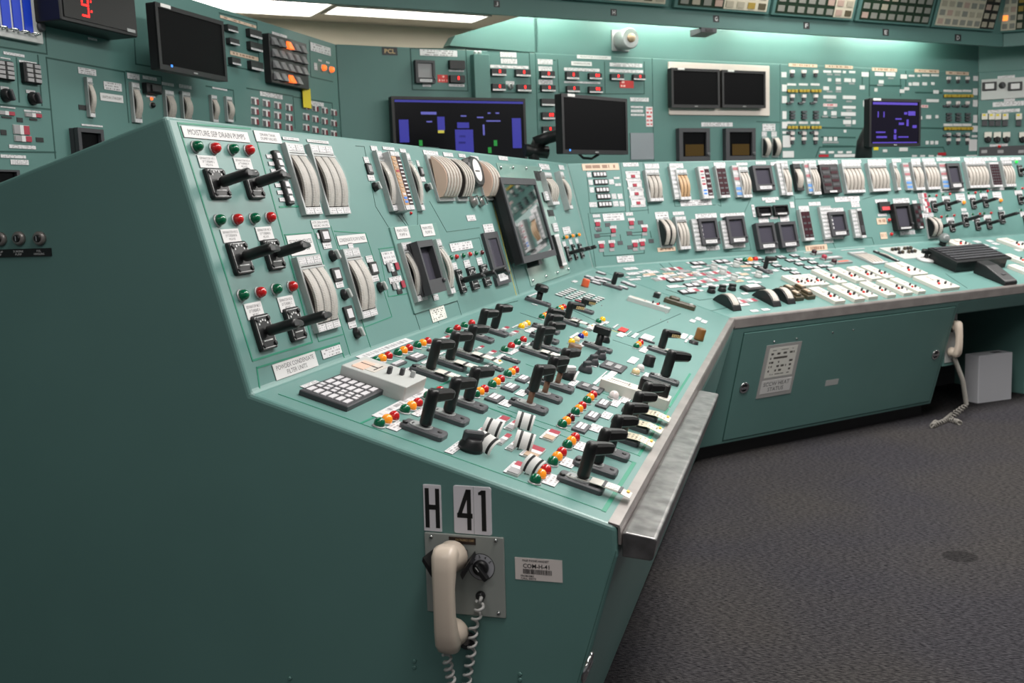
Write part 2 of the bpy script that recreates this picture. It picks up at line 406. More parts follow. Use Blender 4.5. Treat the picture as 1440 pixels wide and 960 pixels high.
o['label'] = 'brushed steel band along the bench edge'
# ------------------------------------------------------------------ vertical boards round the room
HB = 2.29
K0 = hit(472, 62, (0, 0, HB), Z)                # corner of left board and rear board
K0.z = 0
wl = thing('control_board', 'teal control board at left behind the near console with clock and monitor', 'control board', (K0.x-0.15, K0.y-2.5, 0))
BL_LEN = 5.2
def left_body(b): b.box(K0.x-0.5, K0.x, K0.y-BL_LEN, K0.y, 0, HB, TEAL_DARK)
o = obj('board_body', mesh_of('board_body', left_body), wl, wl.matrix_basis.inverted()); bevel(o, 0.006)
pl = Panel(wl, (K0.x, K0.y, 0), D1, Z)
pwtmp = Panel(wl, (K0.x, K0.y, 0), D2, Z)
U_752 = pwtmp.uv(753, 74)[0]; U_1375 = pwtmp.uv(1376, 101)[0]; U_572 = pwtmp.uv(574, 69)[0]
def rear_board(name, label, u0, u1):
    c = K0 + D2*((u0+u1)/2) - X2*0.25
    t = thing('control_board', label, 'control board', tuple(c))
    def fn(b):
        P = [K0+D2*u0, K0+D2*u1, K0+D2*u1-X2*0.5, K0+D2*u0-X2*0.5]
        b.loops([[(p.x, p.y, 0) for p in P], [(p.x, p.y, HB) for p in P]], TEAL_DARK)
    o = obj('board_body', mesh_of('board_body', fn), t, t.matrix_basis.inverted()); bevel(o, 0.006)
    return t, Panel(t, K0, D2, Z)
U_915 = pwtmp.uv(917, 77)[0]; U_1097 = pwtmp.uv(1097, 87)[0]
wr1, pr1 = rear_board('r1', 'teal rear control board carrying the wide blue graphic screen', 0.001, U_752-0.002)
wr2, pr2 = rear_board('r2', 'teal rear control board of red digit meters marked reactor coolant', U_752, U_915-0.002)
wr3, pr3 = rear_board('r3', 'teal rear control board with two black monitors in a pale frame', U_915, U_1097-0.002)
wr4, pr4 = rear_board('r4', 'teal rear mimic board covered with small valve lights and white nameplates', U_1097, U_1375)
K3 = K0 + D2*U_1375
wr5 = thing('control_board', 'teal control board at far right with two pale panel meters', 'control board', tuple(K3+D3*0.8-X3*0.25))
def r5(b):
    P = [K3+D3*0.002, K3+D3*1.6, K3+D3*1.6-X3*0.5, K3+D3*0.002-X3*0.5]
    b.loops([[(p.x, p.y, 0) for p in P], [(p.x, p.y, HB) for p in P]], TEAL_DARK)
o = obj('board_body', mesh_of('board_body', r5), wr5, wr5.matrix_basis.inverted()); bevel(o, 0.006)
pr5 = Panel(wr5, K3, D3, Z)
# upper wall above the boards (washed by hidden tubes) : structure
def wall_slab(O, U, X, u0, u1, z0, z1, n0, n1):
    def fn(b):
        P = [O+U*u0+X*n1, O+U*u1+X*n1, O+U*u1+X*n0, O+U*u0+X*n0]
        b.loops([[(p.x, p.y, z0) for p in P], [(p.x, p.y, z1) for p in P]], TEAL_DARK)
    return fn
o = obj('wall_rear', mesh_of('wall_rear', wall_slab(K0, D2, X2, U_752, U_1375, HB, CEIL_Z, -0.1, -0.004)))
tag(o, 'bright teal upper wall band above the rear boards', 'wall', kind='structure')
o = obj('wall_right', mesh_of('wall_right', wall_slab(K3, D3, X3, 0.0, 1.6, HB, CEIL_Z, -0.1, -0.004)))
tag(o, 'teal upper wall band above the far right board', 'wall', kind='structure')
CREAMW = mat('wall_cream', (206, 199, 182), 0.85)
kb = hit(590, 38, (0, 0, CEIL_Z), Z); nb = (kb-K0).dot(X2)
o = obj('wall_back', mesh_of('wall_back', wall_slab(K0, D2, X2, -4.0, 5.0, 0, CEIL_Z, nb-0.1, nb)))
o.data.materials.clear(); o.data.materials.append(CREAMW)
tag(o, 'cream back wall seen over the top of the rear boards', 'wall', kind='structure')
# sloping teal cheek left of the upper wall
def cheek(b):
    pts = [(632, 64), (640, 50), (728, 24), (756, 14), (756, 74)]
    uv = [pr2.uv(*p, -0.004) for p in pts]
    def P(u, v, n): p = K0+D2*u+X2*n; return (p.x, p.y, v)
    b.loops([[P(u, max(v, HB), -0.1) for u, v in uv], [P(u, max(v, HB), -0.004) for u, v in uv]], TEAL_DARK)
o = obj('wall_cheek', mesh_of('wall_cheek', cheek)); tag(o, 'sloping teal cheek panel at the end of the upper wall band', 'wall', kind='structure')
# ------------------------------------------------------------------ annunciator canopy in front of the upper wall
NV = 0.32
zc = hit(840, 29, K0+X2*NV, X2).z
TILT = Vector((0.30, 1.0)).normalized()        # face leans out (n, z)
def canopy_ring(prof, u): return [tuple((K0+D2*u+X2*n)+Z*z) for n, z in prof]
cprof = [(NV, zc), (NV, zc+0.1), (NV+0.30*(CEIL_Z-0.02-zc-0.1), CEIL_Z-0.02), (0.10, CEIL_Z-0.02), (0.10, CEIL_Z-0.10), (NV-0.06, CEIL_Z-0.12), (NV-0.03, zc)]
UC0 = pwtmp.uv(330, 6)[0]-1.0
canopy = thing('annunciator_canopy', 'long teal overhead canopy carrying the alarm window boxes', 'canopy', tuple(K0+D2*2.4+X2*0.5+Z*zc))
o = obj('canopy_body', mesh_of('canopy_body', lambda b: b.loops([canopy_ring(cprof, UC0), canopy_ring(cprof, U_1375-NV*TANH)], TEAL_DARK)), canopy, canopy.matrix_basis.inverted())
cprofL = [(NV, zc), (NV, zc+0.1), (NV+0.30*(CEIL_Z-0.02-zc-0.1), CEIL_Z-0.02), (0.10, CEIL_Z-0.02), (0.10, CEIL_Z-0.10), (NV-0.06, CEIL_Z-0.12), (NV-0.03, zc)]
canopy3 = thing('annunciator_canopy', 'short return of the teal overhead canopy at the far right', 'canopy', tuple(K3+D3*0.8+X3*0.5+Z*zc))
def can3(b):
    r = []
    for u in (NV*TANH+0.004, 1.7): r.append([tuple((K3+D3*u+X3*n)+Z*z) for n, z in cprofL])
    b.loops(r, TEAL_DARK)
obj('canopy_body', mesh_of('canopy_body', can3), canopy3, canopy3.matrix_basis.inverted())
fasc = Panel(canopy, K0+X2*NV+Z*zc, D2, Z)
face = Panel(canopy, K0+X2*NV+Z*(zc+0.1), D2, X2*TILT.x+Z*TILT.y)
face3 = Panel(canopy3, K3+X3*NV+Z*(zc+0.1), D3, X3*TILT.x+Z*TILT.y)
# fluorescent tubes behind the canopy washing the upper wall
TUBE = mat('fluorescent_tube', (255, 250, 240), 0.5, emit=(255, 250, 238), estr=66.0)
ut = U_752-0.62; k = 0
while ut+1.0 < U_1375:
    P0 = K0+D2*ut+X2*0.16+Z*(zc+0.16); P1 = P0+D2*0.94
    o = obj('fluorescent_tube', mesh_of('fluorescent_tube', lambda b: b.tube([P0, P1], 0.019, TUBE, 10)))
    tag(o, ['hidden fluorescent tube above the cheek panel', 'hidden fluorescent tube above the reactor coolant meters', 'hidden fluorescent tube above the pale framed monitors', 'hidden fluorescent tube above the left half of the mimic board', 'hidden fluorescent tube above the right half of the mimic board', 'hidden fluorescent tube at the far right end of the canopy', 'hidden fluorescent tube in the right corner of the canopy', 'hidden fluorescent tube at the canopy end wall'][k], 'lamp', 'tubes behind the canopy'); k += 1
    ut += 1.16
# ceiling troffers
TROF = mat('troffer_diffuser', (250, 246, 240), 0.6, emit=(255, 248, 238), estr=7.0)
def troffer(P, U, X, lu, lx, label):
    t = thing('ceiling_light', label, 'ceiling light', tuple(P), group='ceiling troffers')
    iv = t.matrix_basis.inverted()
    def ringz(e, z): return [tuple(P+U*(sx*(lu/2+e))+X*(sy*(lx/2+e))+Z*z) for sx, sy in ((-1,-1),(1,-1),(1,1),(-1,1))]
    obj('diffuser', mesh_of('diffuser', lambda b: b.loops([ringz(0, -0.012), ringz(0, -0.002)], TROF)), t, iv)
    def fr(b):
        for sx, sy, ax in ((1,0,0), (-1,0,0), (0,1,1), (0,-1,1)):
            c = P+U*(sx*(lu/2+0.012))+X*(sy*(lx/2+0.012)); hu, hx = (0.012, lx/2+0.024) if ax == 0 else (lu/2, 0.012)
            r = [c+U*(a*hu)+X*(d*hx) for a, d in ((-1,-1),(1,-1),(1,1),(-1,1))]
            b.loops([[(p.x, p.y, p.z-0.03) for p in r], [(p.x, p.y, p.z) for p in r]], GREY_L)
    obj('frame', mesh_of('frame', fr), t, iv)
cz = (0, 0, CEIL_Z-0.03)
pa, pb, pc = hit(456, 20, cz, Z), hit(672, 29, cz, Z), hit(462, 10, cz, Z)
lu = (pb-pa).dot(D2); lx = 0.32
troffer(pa+D2*(lu/2)+X2*(lx/2)+Z*0.03, D2, X2, lu, lx, 'lit ceiling troffer seen beside the end of the canopy')
troffer(pa+D2*(-0.75)+X2*(lx/2+0.1)+Z*0.03, D2, X2, 1.35, lx+0.5, 'lit ceiling troffer seen above the left control board')
# ------------------------------------------------------------------ instrument builders (all sizes in metres, local x=U, y=V, z=out of the panel)
def tick_mat(name, base, ink, n):
    m = bpy.data.materials.new(name); m.use_nodes = True; nt = m.node_tree; b = nt.nodes['Principled BSDF']; L = nt.links.new
    b.inputs['Roughness'].default_value = 0.5
    tc = nt.nodes.new('ShaderNodeTexCoord'); sp = nt.nodes.new('ShaderNodeSeparateXYZ'); L(tc.outputs['Generated'], sp.inputs[0])
    def mth(op, a, v):
        q = nt.nodes.new('ShaderNodeMath'); q.operation = op
        for i, t in enumerate((a, v)):
            if isinstance(t, (int, float)): q.inputs[i].default_value = t
            else: L(t, q.inputs[i])
        return q.outputs[0]
    fr = nt.nodes.new('ShaderNodeMath'); fr.operation = 'FRACT'; L(mth('MULTIPLY', sp.outputs[1], n), fr.inputs[0])
    on = mth('MULTIPLY', mth('LESS_THAN', fr.outputs[0], 0.2), mth('LESS_THAN', sp.outputs[0], 0.36))
    nz = nt.nodes.new('ShaderNodeTexNoise'); nz.inputs['Scale'].default_value = 6; L(tc.outputs['Generated'], nz.inputs['Vector'])
    mr = nt.nodes.new('ShaderNodeMapRange'); mr.inputs[1].default_value = 0.3; mr.inputs[2].default_value = 0.7; mr.inputs[3].default_value = 0.84; mr.inputs[4].default_value = 1.05; L(nz.outputs['Fac'], mr.inputs[0])
    mx = nt.nodes.new('ShaderNodeMix'); mx.data_type = 'RGBA'; mx.inputs[6].default_value = lin(base)+(1,); mx.inputs[7].default_value = lin(ink)+(1,); L(on, mx.inputs[0])
    m2 = nt.nodes.new('ShaderNodeMix'); m2.data_type = 'RGBA'; m2.blend_type = 'MULTIPLY'; m2.inputs[0].default_value = 1; L(mx.outputs[2], m2.inputs[6]); L(mr.outputs[0], m2.inputs[7])
    L(m2.outputs[2], b.inputs['Base Color'])
    return m
TICK = tick_mat('meter_scale_ticks', (186, 178, 170), (112, 102, 94), 34)
TICK_TAN = tick_mat('meter_scale_tan_ticks', (196, 160, 122), (110, 80, 60), 24)
UNIT = {}
def unit_plate(m, edge=None):
    key = (m.name, edge.name if edge else '')
    if key not in UNIT:
        b = MB()
        if edge:
            b.box(-.5, .5, -.5, .5, 0, .55, edge); b.box(-.5, .5, -.5, .5, .55, 1, m)
        else: b.box(-.5, .5, -.5, .5, 0, 1, m)
        UNIT[key] = b.mesh('plate')
    return UNIT[key]
def sub_plate(parent, name, cx, cy, w, h, z0, z1, m, edge=None, rz=0.0):
    return obj(name, unit_plate(m, edge), parent, T(cx, cy, z0, rz, (w, h, z1-z0)))
def plate(P, x0, y0, x1, y1, m=None, txt=None, d=0.0, th=0.0022, name='nameplate', fill=(0.86, 0.62), ink=None, bold=0.0, edge=None):
    u, v, w, h = P.rect(x0, y0, x1, y1, d)
    return plate_uv(P, u, v, w, h, m, txt, d, th, name, fill, ink, bold, edge)
def plate_uv(P, u, v, w, h, m=None, txt=None, d=0.0, th=0.0022, name='nameplate', fill=(0.86, 0.62), ink=None, bold=0.0, edge=None):
    m = m or (WHITE if txt else LABEL)
    o = obj(name, unit_plate(m, edge or BLACK), P.root, P.M(u, v, d) @ T(0, 0, 0, 0, (w, h, th)))
    if txt:
        text(txt, o, T(0, 0, 1.06), fill[0], fill[1], ink or GREY_INK, bold)
    return o
def stripe(P, pts, m=LINE_GREEN, w=0.004, name='border_line', d=0.0):
    uv = [P.uv(*p) for p in pts]
    for (a, b) in zip(uv, uv[1:]):
        L = math.hypot(b[0]-a[0], b[1]-a[1])
        if L < 1e-4: continue
        obj(name, unit_plate(m), P.root, P.M((a[0]+b[0])/2, (a[1]+b[1])/2, d, math.atan2(b[1]-a[1], b[0]-a[0])) @ T(0, 0, 0, 0, (L+w*0.9, w, 0.0009)))
# --- lamps
def bez(r): return cached('indicator_lamp', ('b', r), lambda b: b.lathe(0, 0, [(r*1.16, 0), (r*1.16, r*0.14), (r*1.02, r*0.3), (r*0.8, r*0.3)], ALU, 16))
def len_(r, m): return cached('lens', ('l', r, m.name), lambda b: b.lathe(0, 0, [(r, r*0.22), (r*0.98, r*0.75), (r*0.86, r*1.15), (r*0.62, r*1.45), (r*0.3, r*1.6), (0.0001, r*1.63)], m, 16))
def lamp_uv(P, u, v, m, r=0.0125):
    o = obj('indicator_lamp', bez(r), P.root, P.M(u, v)); obj('lens', len_(r, m), o)
    return o
def lamp(P, px, py, m, r=0.0125): return lamp_uv(P, *P.uv(px, py), m, r)
def lamps(P, pa, pb, ms, r=0.0125):
    a, b = P.uv(*pa), P.uv(*pb); n = len(ms)
    for i, m in enumerate(ms):
        k = i/(n-1); lamp_uv(P, a[0]+(b[0]-a[0])*k, a[1]+(b[1]-a[1])*k, m, r)
GOR = (L_GREEN, L_ORANGE, L_RED); GR = (L_GREEN, L_RED); GRGR = (L_GREEN, L_RED, L_GREEN, L_RED)
# --- pistol grip switches
def esc_board(b, w, h):
    b.rbox(0, 0, w, h, 0, 0.010, BLACK, 0.006, 0.002)
    t = 0.0012; z0, z1 = 0.0098, 0.0106; a, c = w/2-0.004, h/2-0.004
    for x0, x1, y0, y1 in ((-a, a, c-t, c), (-a, a, -c, -c+t), (-a, -a+t, -c, c), (a-t, a, -c, c)): b.box(x0, x1, y0, y1, z0, z1, WHITE_INK)
    b.box(-a*0.6, a*0.6, -c*0.58, -c*0.5, z0, z1, WHITE_INK)
    for k in range(5):
        an = math.radians(40+25*k); b.cbox(math.cos(an)*w*0.33, 0.004+math.sin(an)*w*0.33, 0.004, 0.004, z0, z1, WHITE_INK)
    for sx, sy in ((1, 1), (-1, 1), (1, -1), (-1, -1)): b.lathe(sx*(w/2-0.009), sy*(h/2-0.010), [(0.0055, 0.009), (0.0055, 0.0125), (0.0035, 0.0135)], BLACK, 8)
def esc_bench(b, w, h):
    b.rbox(0, 0, w, h, 0, 0.012, CHAR2, 0.008, 0.003)
    b.rbox(0, h*0.08, w*0.74, h*0.5, 0.011, 0.0145, GREY, 0.012, 0.001)
    b.box(-w*0.22, w*0.02, h*0.24, h*0.27, 0.014, 0.0152, BLACK)
    b.lathe(0, -h*0.36, [(0.005, 0.011), (0.005, 0.0135), (0.003, 0.014)], BLACK, 8)
    b.lathe(-w*0.3, h*0.4, [(0.006, 0.011), (0.006, 0.016), (0.004, 0.017)], BLACK, 8)
def grip_mesh(s, L, z0):
    """upright cylinder with a flattened arm reaching +x from its top; s = girth scale"""
    def fn(b):
        r = 0.0130*s
        b.lathe(0, 0, [(r*0.92, z0), (r, z0+0.004), (r, L-0.012*s), (r*0.92, L-0.004*s), (r*0.6, L)], GRIP, 14)
        rings = []
        for x, hw, zt, zb in ((0.0, 0.0115, 0.0, -0.027), (0.016, 0.0110, 0.0005, -0.026), (0.034, 0.0100, 0.001, -0.024), (0.050, 0.009, 0.000, -0.022), (0.055, 0.006, -0.003, -0.019)):
            x, hw, zt, zb = x*s, hw*s, zt*s+L-0.001, zb*s+L; q = hw*0.45
            rings.append([(x, -hw, zb+q), (x, -hw+q, zb), (x, hw-q, zb), (x, hw, zb+q), (x, hw, zt-q), (x, hw-q, zt), (x, -hw+q, zt), (x, -hw, zt-q)])
        b.loops(rings, GRIP)
    return cached('grip', (s, L, z0), fn)
def tab_grip(s, L):
    def fn(b):
        r = 0.0135*s
        b.lathe(0, 0, [(r*0.92, 0.016), (r, 0.020), (r, L-0.006), (r*0.9, L-0.001), (r*0.5, L)], GRIP, 14)
        rings = []
        for x, hw, z1, z0 in ((-0.008, 0.010, 0.0, -0.022), (0.010, 0.0095, 0.001, -0.022), (0.030, 0.0075, -0.001, -0.018), (0.040, 0.0055, -0.003, -0.015)):
            x, hw, z1, z0 = x*s, hw*s, z1*s+L, z0*s+L; q = hw*0.4
            rings.append([(x, -hw, z0+q), (x, -hw+q, z0), (x, hw-q, z0), (x, hw, z0+q), (x, hw, z1-q), (x, hw-q, z1), (x, -hw+q, z1), (x, -hw, z1-q)])
        b.loops(rings, CHAR_GRIP)
    return cached('grip', ('tab', s, L), fn)
CHAR_GRIP = mat('charcoal_grip', (40, 40, 42), 0.4)
def switch_uv(P, u, v, kind='bench', w=0.047, h=0.094, L=0.088, s=1.0, ang=-32, raised=False, marks=False):
    t = obj('pistol_grip_switch', None, P.root, P.M(u, v)); t.empty_display_size = 0.02
    obj('escutcheon', cached('escutcheon', (kind, w, h), lambda b: (esc_board if kind == 'board' else esc_bench)(b, w, h)), t)
    z0 = 0.045 if raised else 0.018
    obj('stem', cached('stem', (raised, s), lambda b: b.lathe(0, 0, [(0.0075*s, 0.010), (0.0075*s, z0+0.004)], COPPER if raised else CHAR, 10)), t)
    g = obj('grip', tab_grip(s, L) if kind == 'board' else grip_mesh(s, L+(0.022 if raised else 0), z0), t, T(0, 0, 0, math.radians(ang)))
    if marks:
        def fn(b):
            for k in range(5): b.box(0.018*s+k*0.007*s, 0.0225*s+k*0.007*s, -0.0132*s, -0.0118*s, L-0.020*s, L-0.010*s, ORANGE_INK)
        obj('mark', cached('mark', (s, L), fn), g)
    return t
def switch(P, px, py, **k): return switch_uv(P, *P.uv(px, py), **k)
def switch_rect(P, x0, y0, x1, y1, **k):
    u, v, w, h = P.rect(x0, y0, x1, y1); return switch_uv(P, u, v, w=w, h=h, **k)
# --- knobs and keys
def knob_uv(P, u, v, r=0.016, ang=20, cap=GREY_L, body=BLACK):
    t = obj('selector_knob', cached('selector_knob', (r, body.name), lambda b: b.lathe(0, 0, [(r, 0), (r, r*0.35), (r*0.8, r*0.75), (r*0.72, r*1.0)], body, 16)), P.root, P.M(u, v))
    obj('pointer_bar', cached('pointer_bar', (r, cap.name), lambda b: b.rbox(0, 0, r*0.6, r*1.7, r*0.8, r*1.55, cap, r*0.2, r*0.12)), t, T(0, 0, 0, math.radians(ang)))
    return t
def knob(P, px, py, r=0.016, **k): return knob_uv(P, *P.uv(px, py), r, **k)
def key(P, x0, y0, x1, y1, btn=None, n=(1, 1), name='push_key', d=0.006):
    u, v, w, h = P.rect(x0, y0, x1, y1)
    return key_uv(P, u, v, w, h, btn, n, name, d)
def key_uv(P, u, v, w, h, btn=None, n=(1, 1), name='push_key', d=0.006, body=None):
    t = obj(name, cached(name, (w, h, d, (body or BLACK).name), lambda b: b.rbox(0, 0, w, h, 0, d, body or BLACK, min(w, h)*0.08, d*0.2)), P.root, P.M(u, v))
    nx, ny = n; bw, bh = w/nx*0.66 if nx > 1 or ny == 1 else w*0.6, h/ny*0.66 if ny > 1 or nx == 1 else h*0.6
    mx, my = w*0.94/nx, h*0.92/ny
    for i in range(nx):
        for j in range(ny):
            sub_plate(t, 'key_cap', (i-(nx-1)/2)*mx, (j-(ny-1)/2)*my, mx*0.72 if nx > 1 else w*0.6, my*0.72 if ny > 1 else h*0.6, d*0.9, d*1.25, btn or TILE_W)
    return t
# --- edgewise meters
def strip_mesh(w, h, z0, zp, m):
    def fn(b):
        n = 10; top = []; bot = []
        for i in range(n+1):
            q = i/n; y = -h/2+h*q; z = z0+(zp-z0)*math.sin(math.pi*(0.06+0.88*q))**0.8
            top.append((y, z)); bot.append((y, max(z-0.006, 0.0005)))
        poly = top+bot[::-1]
        b.loops([[(-w/2, y, z) for y, z in poly], [(w/2, y, z) for y, z in poly]], m)
    return fn
def meter_uv(P, u, v, w, h, n=2, d=0.03, mats=None, tags=True, housing=None, cover=True, label=None, bulge=0.012):
    t = obj('edgewise_meter', None, P.root, P.M(u, v)); t.empty_display_size = 0.02
    hm = housing or ALU
    def hb(b):
        s = min(0.007, w*0.12)
        b.box(-w/2, -w/2+s, -h/2, h/2, 0, d, hm); b.box(w/2-s*0.5, w/2, -h/2, h/2, 0, d*0.72, hm)
        b.box(-w/2+s, w/2-s*0.5, h/2-h*0.13, h/2, 0, d*0.8, hm); b.box(-w/2+s, w/2-s*0.5, -h/2, -h/2+h*0.1, 0, d*0.8, hm)
        b.box(-w/2+s, w/2-s*0.5, -h/2+h*0.1, h/2-h*0.13, 0, d*0.2, SLOT)
        b.box(-w/2+s, w/2, h/2-h*0.17, h/2-h*0.15, d*0.55, d*0.95, hm)
    obj('housing', cached('housing', (w, h, d, hm.name), hb), t)
    s = min(0.007, w*0.12); iw = w-s*1.5; cw = iw/n
    for i in range(n):
        x = -w/2+s+cw*(i+0.5)
        m = (mats[i] if mats else TICK)
        obj('scale', cached('scale', (cw*0.80, h*0.74, d, m.name, bulge), strip_mesh(cw*0.80, h*0.74, d*0.25, d+bulge, m)), t, T(x, -h*0.015, 0))
        if tags:
            sub_plate(t, 'meter_tag', x, h/2-h*0.065, cw*0.9, h*0.085, d*0.8, d*0.86, LABEL, BLACK)
            sub_plate(t, 'meter_tag', x, -h/2+h*0.05, cw*0.9, h*0.085, d*0.8, d*0.86, LABEL, BLACK)
    if cover:
        def cv(b):
            k = 8; rr = []
            for i in range(k+1):
                q = i/k; y = -h*0.39+h*0.75*q; z = d*0.5+(d*0.62+bulge)*math.sin(math.pi*(0.08+0.84*q))**0.7
                rr.append((y, z))
            for (y0, z0), (y1, z1) in zip(rr, rr[1:]):
                b.add([(-iw/2, y0, z0), (iw/2, y0, z0), (iw/2, y1, z1), (-iw/2, y1, z1)], [(0, 1, 2, 3)], CLEAR)
        obj('clear_cover', cached('clear_cover', (w, h, d, bulge), cv), t)
    return t
def meter(P, x0, y0, x1, y1, n=2, d=0.03, **k):
    u, v, w, h = P.rect(x0, y0, x1, y1, d); return meter_uv(P, u, v, w, h, n, d, **k)
def arc_meter(P, x0, y0, x1, y1, n=4, d=0.05, side=None, d0=0.0):
    """fan-front meter: curved stack of strips standing proud of a base frame"""
    u, v, w, h = P.rect(x0, y0, x1, y1)
    t = obj('arc_meter', None, P.root, P.M(u, v)); t.empty_display_size = 0.02
    sm = side or PINK_SIDE
    obj('base_frame', cached('base_frame', (w, h), lambda b: b.rbox(0, 0, w, h, 0, 0.010, ALU, 0.003, 0.001)), t)
    def core(b):
        k = 10; pts = [(-h*0.42, 0.008)]
        for i in range(k+1):
            q = i/k; pts.append((h*0.44-h*0.86*q, 0.010+d*math.sin(math.pi*(0.04+0.90*q))**0.75))
        b.loops([[(-w*0.47, y, z) for y, z in pts], [(w*0.47, y, z) for y, z in pts]], sm)
    obj('meter_core', cached('meter_core', (w, h, d, sm.name), core), t)
    cw = w*0.94/n
    for i in range(n):
        def st(b):
            k = 10; a = []; c = []
            for j in range(k+1):
                q = j/k; y = h*0.44-h*0.86*q; z = 0.010+d*math.sin(math.pi*(0.04+0.90*q))**0.75
                a.append((y, z+0.0035)); c.append((y, z-0.002))
            poly = a+c[::-1]
            b.loops([[(-cw*0.33, y, z) for y, z in poly], [(cw*0.33, y, z) for y, z in poly]], TICK)
        obj('scale', cached('scale', ('arc', cw, h, d), st), t, T(-w*0.47+cw*(i+0.5), 0, 0))
    return t
# --- recorders and screens
def recorder_uv(P, u, v, w, h, d=0.03, screen=None, lab=True, bw=0.12, low=0.24, body=None, name='chart_recorder', knob_=True):
    t = obj(name, None, P.root, P.M(u, v)); t.empty_display_size = 0.02; bm = body or CHAR
    x0, x1, y0, y1 = -w/2+w*bw, w/2-w*bw, -h/2+h*low, h/2-h*0.12
    def fr(b):
        b.rbox(0, 0, w, h, 0, d*0.55, bm, 0.004, 0.0)
        b.box(-w/2, x0, -h/2, h/2, d*0.5, d, bm); b.box(x1, w/2, -h/2, h/2, d*0.5, d, bm)
        b.box(x0, x1, y1, h/2, d*0.5, d, bm); b.box(x0, x1, -h/2, y0, d*0.5, d, bm)
    obj('bezel', cached('bezel', (w, h, d, bw, low, bm.name), fr), t)
    sub_plate(t, 'screen', (x0+x1)/2, (y0+y1)/2, x1-x0, y1-y0, d*0.55, d*0.62, screen or SCREEN)
    if lab: sub_plate(t, 'label_strip', 0, -h/2+h*low*0.45, w*0.62, h*low*0.5, d, d+0.0015, LABEL1)
    if knob_: obj('latch', cached('latch', (w,), lambda b: b.lathe(0, 0, [(w*0.05, 0), (w*0.05, 0.006), (w*0.03, 0.008)], CHAR2, 8)), t, T(w*0.44, -h*0.3, d))
    return t
def recorder(P, x0, y0, x1, y1, d=0.03, **k):
    u, v, w, h = P.rect(x0, y0, x1, y1, d); return recorder_uv(P, u, v, w, h, d, **k)
def bargraph_uv(P, u, v, w, h, cols, d=0.03, tags=True, rows=12):
    """cols: list of (background material, [cell materials])"""
    t = obj('bargraph_meter', None, P.root, P.M(u, v)); t.empty_display_size = 0.02
    obj('housing', cached('housing', ('bar', w, h, d), lambda b: b.rbox(0, 0, w, h, 0, d, ALU, 0.002, 0.001)), t)
    n = len(cols); cw = w*0.9/n
    for i, (bg, cells) in enumerate(cols):
        x = -w*0.44+cw*(i+0.5)
        sub_plate(t, 'bar_column', x, 0, cw*0.96, h*0.82, d, d+0.002, bg)
        k = len(cells)
        for j, m in enumerate(cells):
            if m is None: continue
            sub_plate(t, 'bar_cell', x, h*0.39-h*0.78*(j+0.5)/k, cw*0.66, h*0.78/k*0.6, d+0.002, d+0.0032, m)
        if tags:
            sub_plate(t, 'meter_tag', x, h/2-h*0.045, cw*0.92, h*0.075, d, d+0.0022, LABEL, BLACK)
            sub_plate(t, 'meter_tag', x, -h/2+h*0.045, cw*0.92, h*0.075, d, d+0.0022, LABEL, BLACK)
    return t
def bargraph(P, x0, y0, x1, y1, cols, d=0.03, **k):
    u, v, w, h = P.rect(x0, y0, x1, y1, d); return bargraph_uv(P, u, v, w, h, cols, d, **k)
# --- status light module : white nameplate, red lens, white strip, grey lens
def module_uv(P, u, v, w, h, a=None, c=None, rz=0.0, lab=True):
    t = obj('status_light', None, P.root, P.M(u, v, 0, rz)); t.empty_display_size = 0.02
    obj('module_body', cached('module_body', (w, h), lambda b: b.rbox(0, 0, w, h, 0, 0.004, GREY_L, 0.001, 0.0005)), t)
    if lab: sub_plate(t, 'module_label', 0, h*0.62, w, h*0.24, 0, 0.0022, LABEL1, BLACK)
    sub_plate(t, 'red_lens', w*0.3, 0, w*0.36, h*0.92, 0.004, 0.006, a or RED_L)
    sub_plate(t, 'centre_strip', 0, 0, w*0.22, h, 0.004, 0.0062, WHITE)
    sub_plate(t, 'grey_lens', -w*0.3, 0, w*0.36, h*0.92, 0.004, 0.006, c or TILE_G)
    return t
def module(P, x0, y0, x1, y1, **k):
    u, v, w, h = P.rect(x0, y0, x1, y1); return module_uv(P, u, v, w, h, **k)
# --- controller station (flat box with scale window, thumb knobs and a red button)
def station_uv(P, u, v, w, h, d=0.02, body=None, kind='white', red=True, name='controller_station'):
    t = obj(name, None, P.root, P.M(u, v)); t.empty_display_size = 0.02
    obj('station_body', cached('station_body', (w, h, d, (body or IVORY).name), lambda b: b.rbox(0, 0, w, h, 0, d, body or IVORY, 0.003, 0.0015)), t)
    def sc(b):
        n = 8; poly = [(-w*0.28, h*0.02)]+[(-w*0.28+w*0.56*i/n, h*0.06+h*0.05*math.sin(math.pi*i/n)+h*0.30*(i/n)) for i in range(n+1)]+[(w*0.28, h*0.02)]
        b.rbox(0, h*0.24, w*0.62, h*0.36, d, d+0.0012, SCALE, 0.004, 0.0004)
        b.box(-w*0.2, w*0.2, h*0.10, h*0.115, d+0.001, d+0.0018, SLOT); b.box(-w*0.02, w*0.02, h*0.12, h*0.38, d+0.001, d+0.0018, SLOT)
    obj('scale_window', cached('scale_window', (w, h, d), sc), t)
    kr = min(w*0.13, 0.010)
    for x, y in ((-w*0.05, -h*0.08), (w*0.12, -h*0.22)):
        obj('thumb_knob', cached('thumb_knob', (kr,), lambda b: b.rbox(0, 0, kr*1.5, kr*0.9, 0, kr*1.6, CHAR, kr*0.3, kr*0.1)), t, T(x, y, d))
    if red: obj('red_button', cached('red_button', (kr,), lambda b: b.lathe(0, 0, [(kr*0.8, 0), (kr*0.8, kr*0.8), (kr*0.5, kr*1.1)], RED, 10)), t, T(-w*0.18, -h*0.2, d))
    obj('slide_lever', cached('slide_lever', (kr,), lambda b: b.box(-kr*0.35, kr*0.35, -kr*0.5, kr*0.5, 0, kr*1.4, ALU)), t, T(w*0.2, -h*0.36, d))
    return t
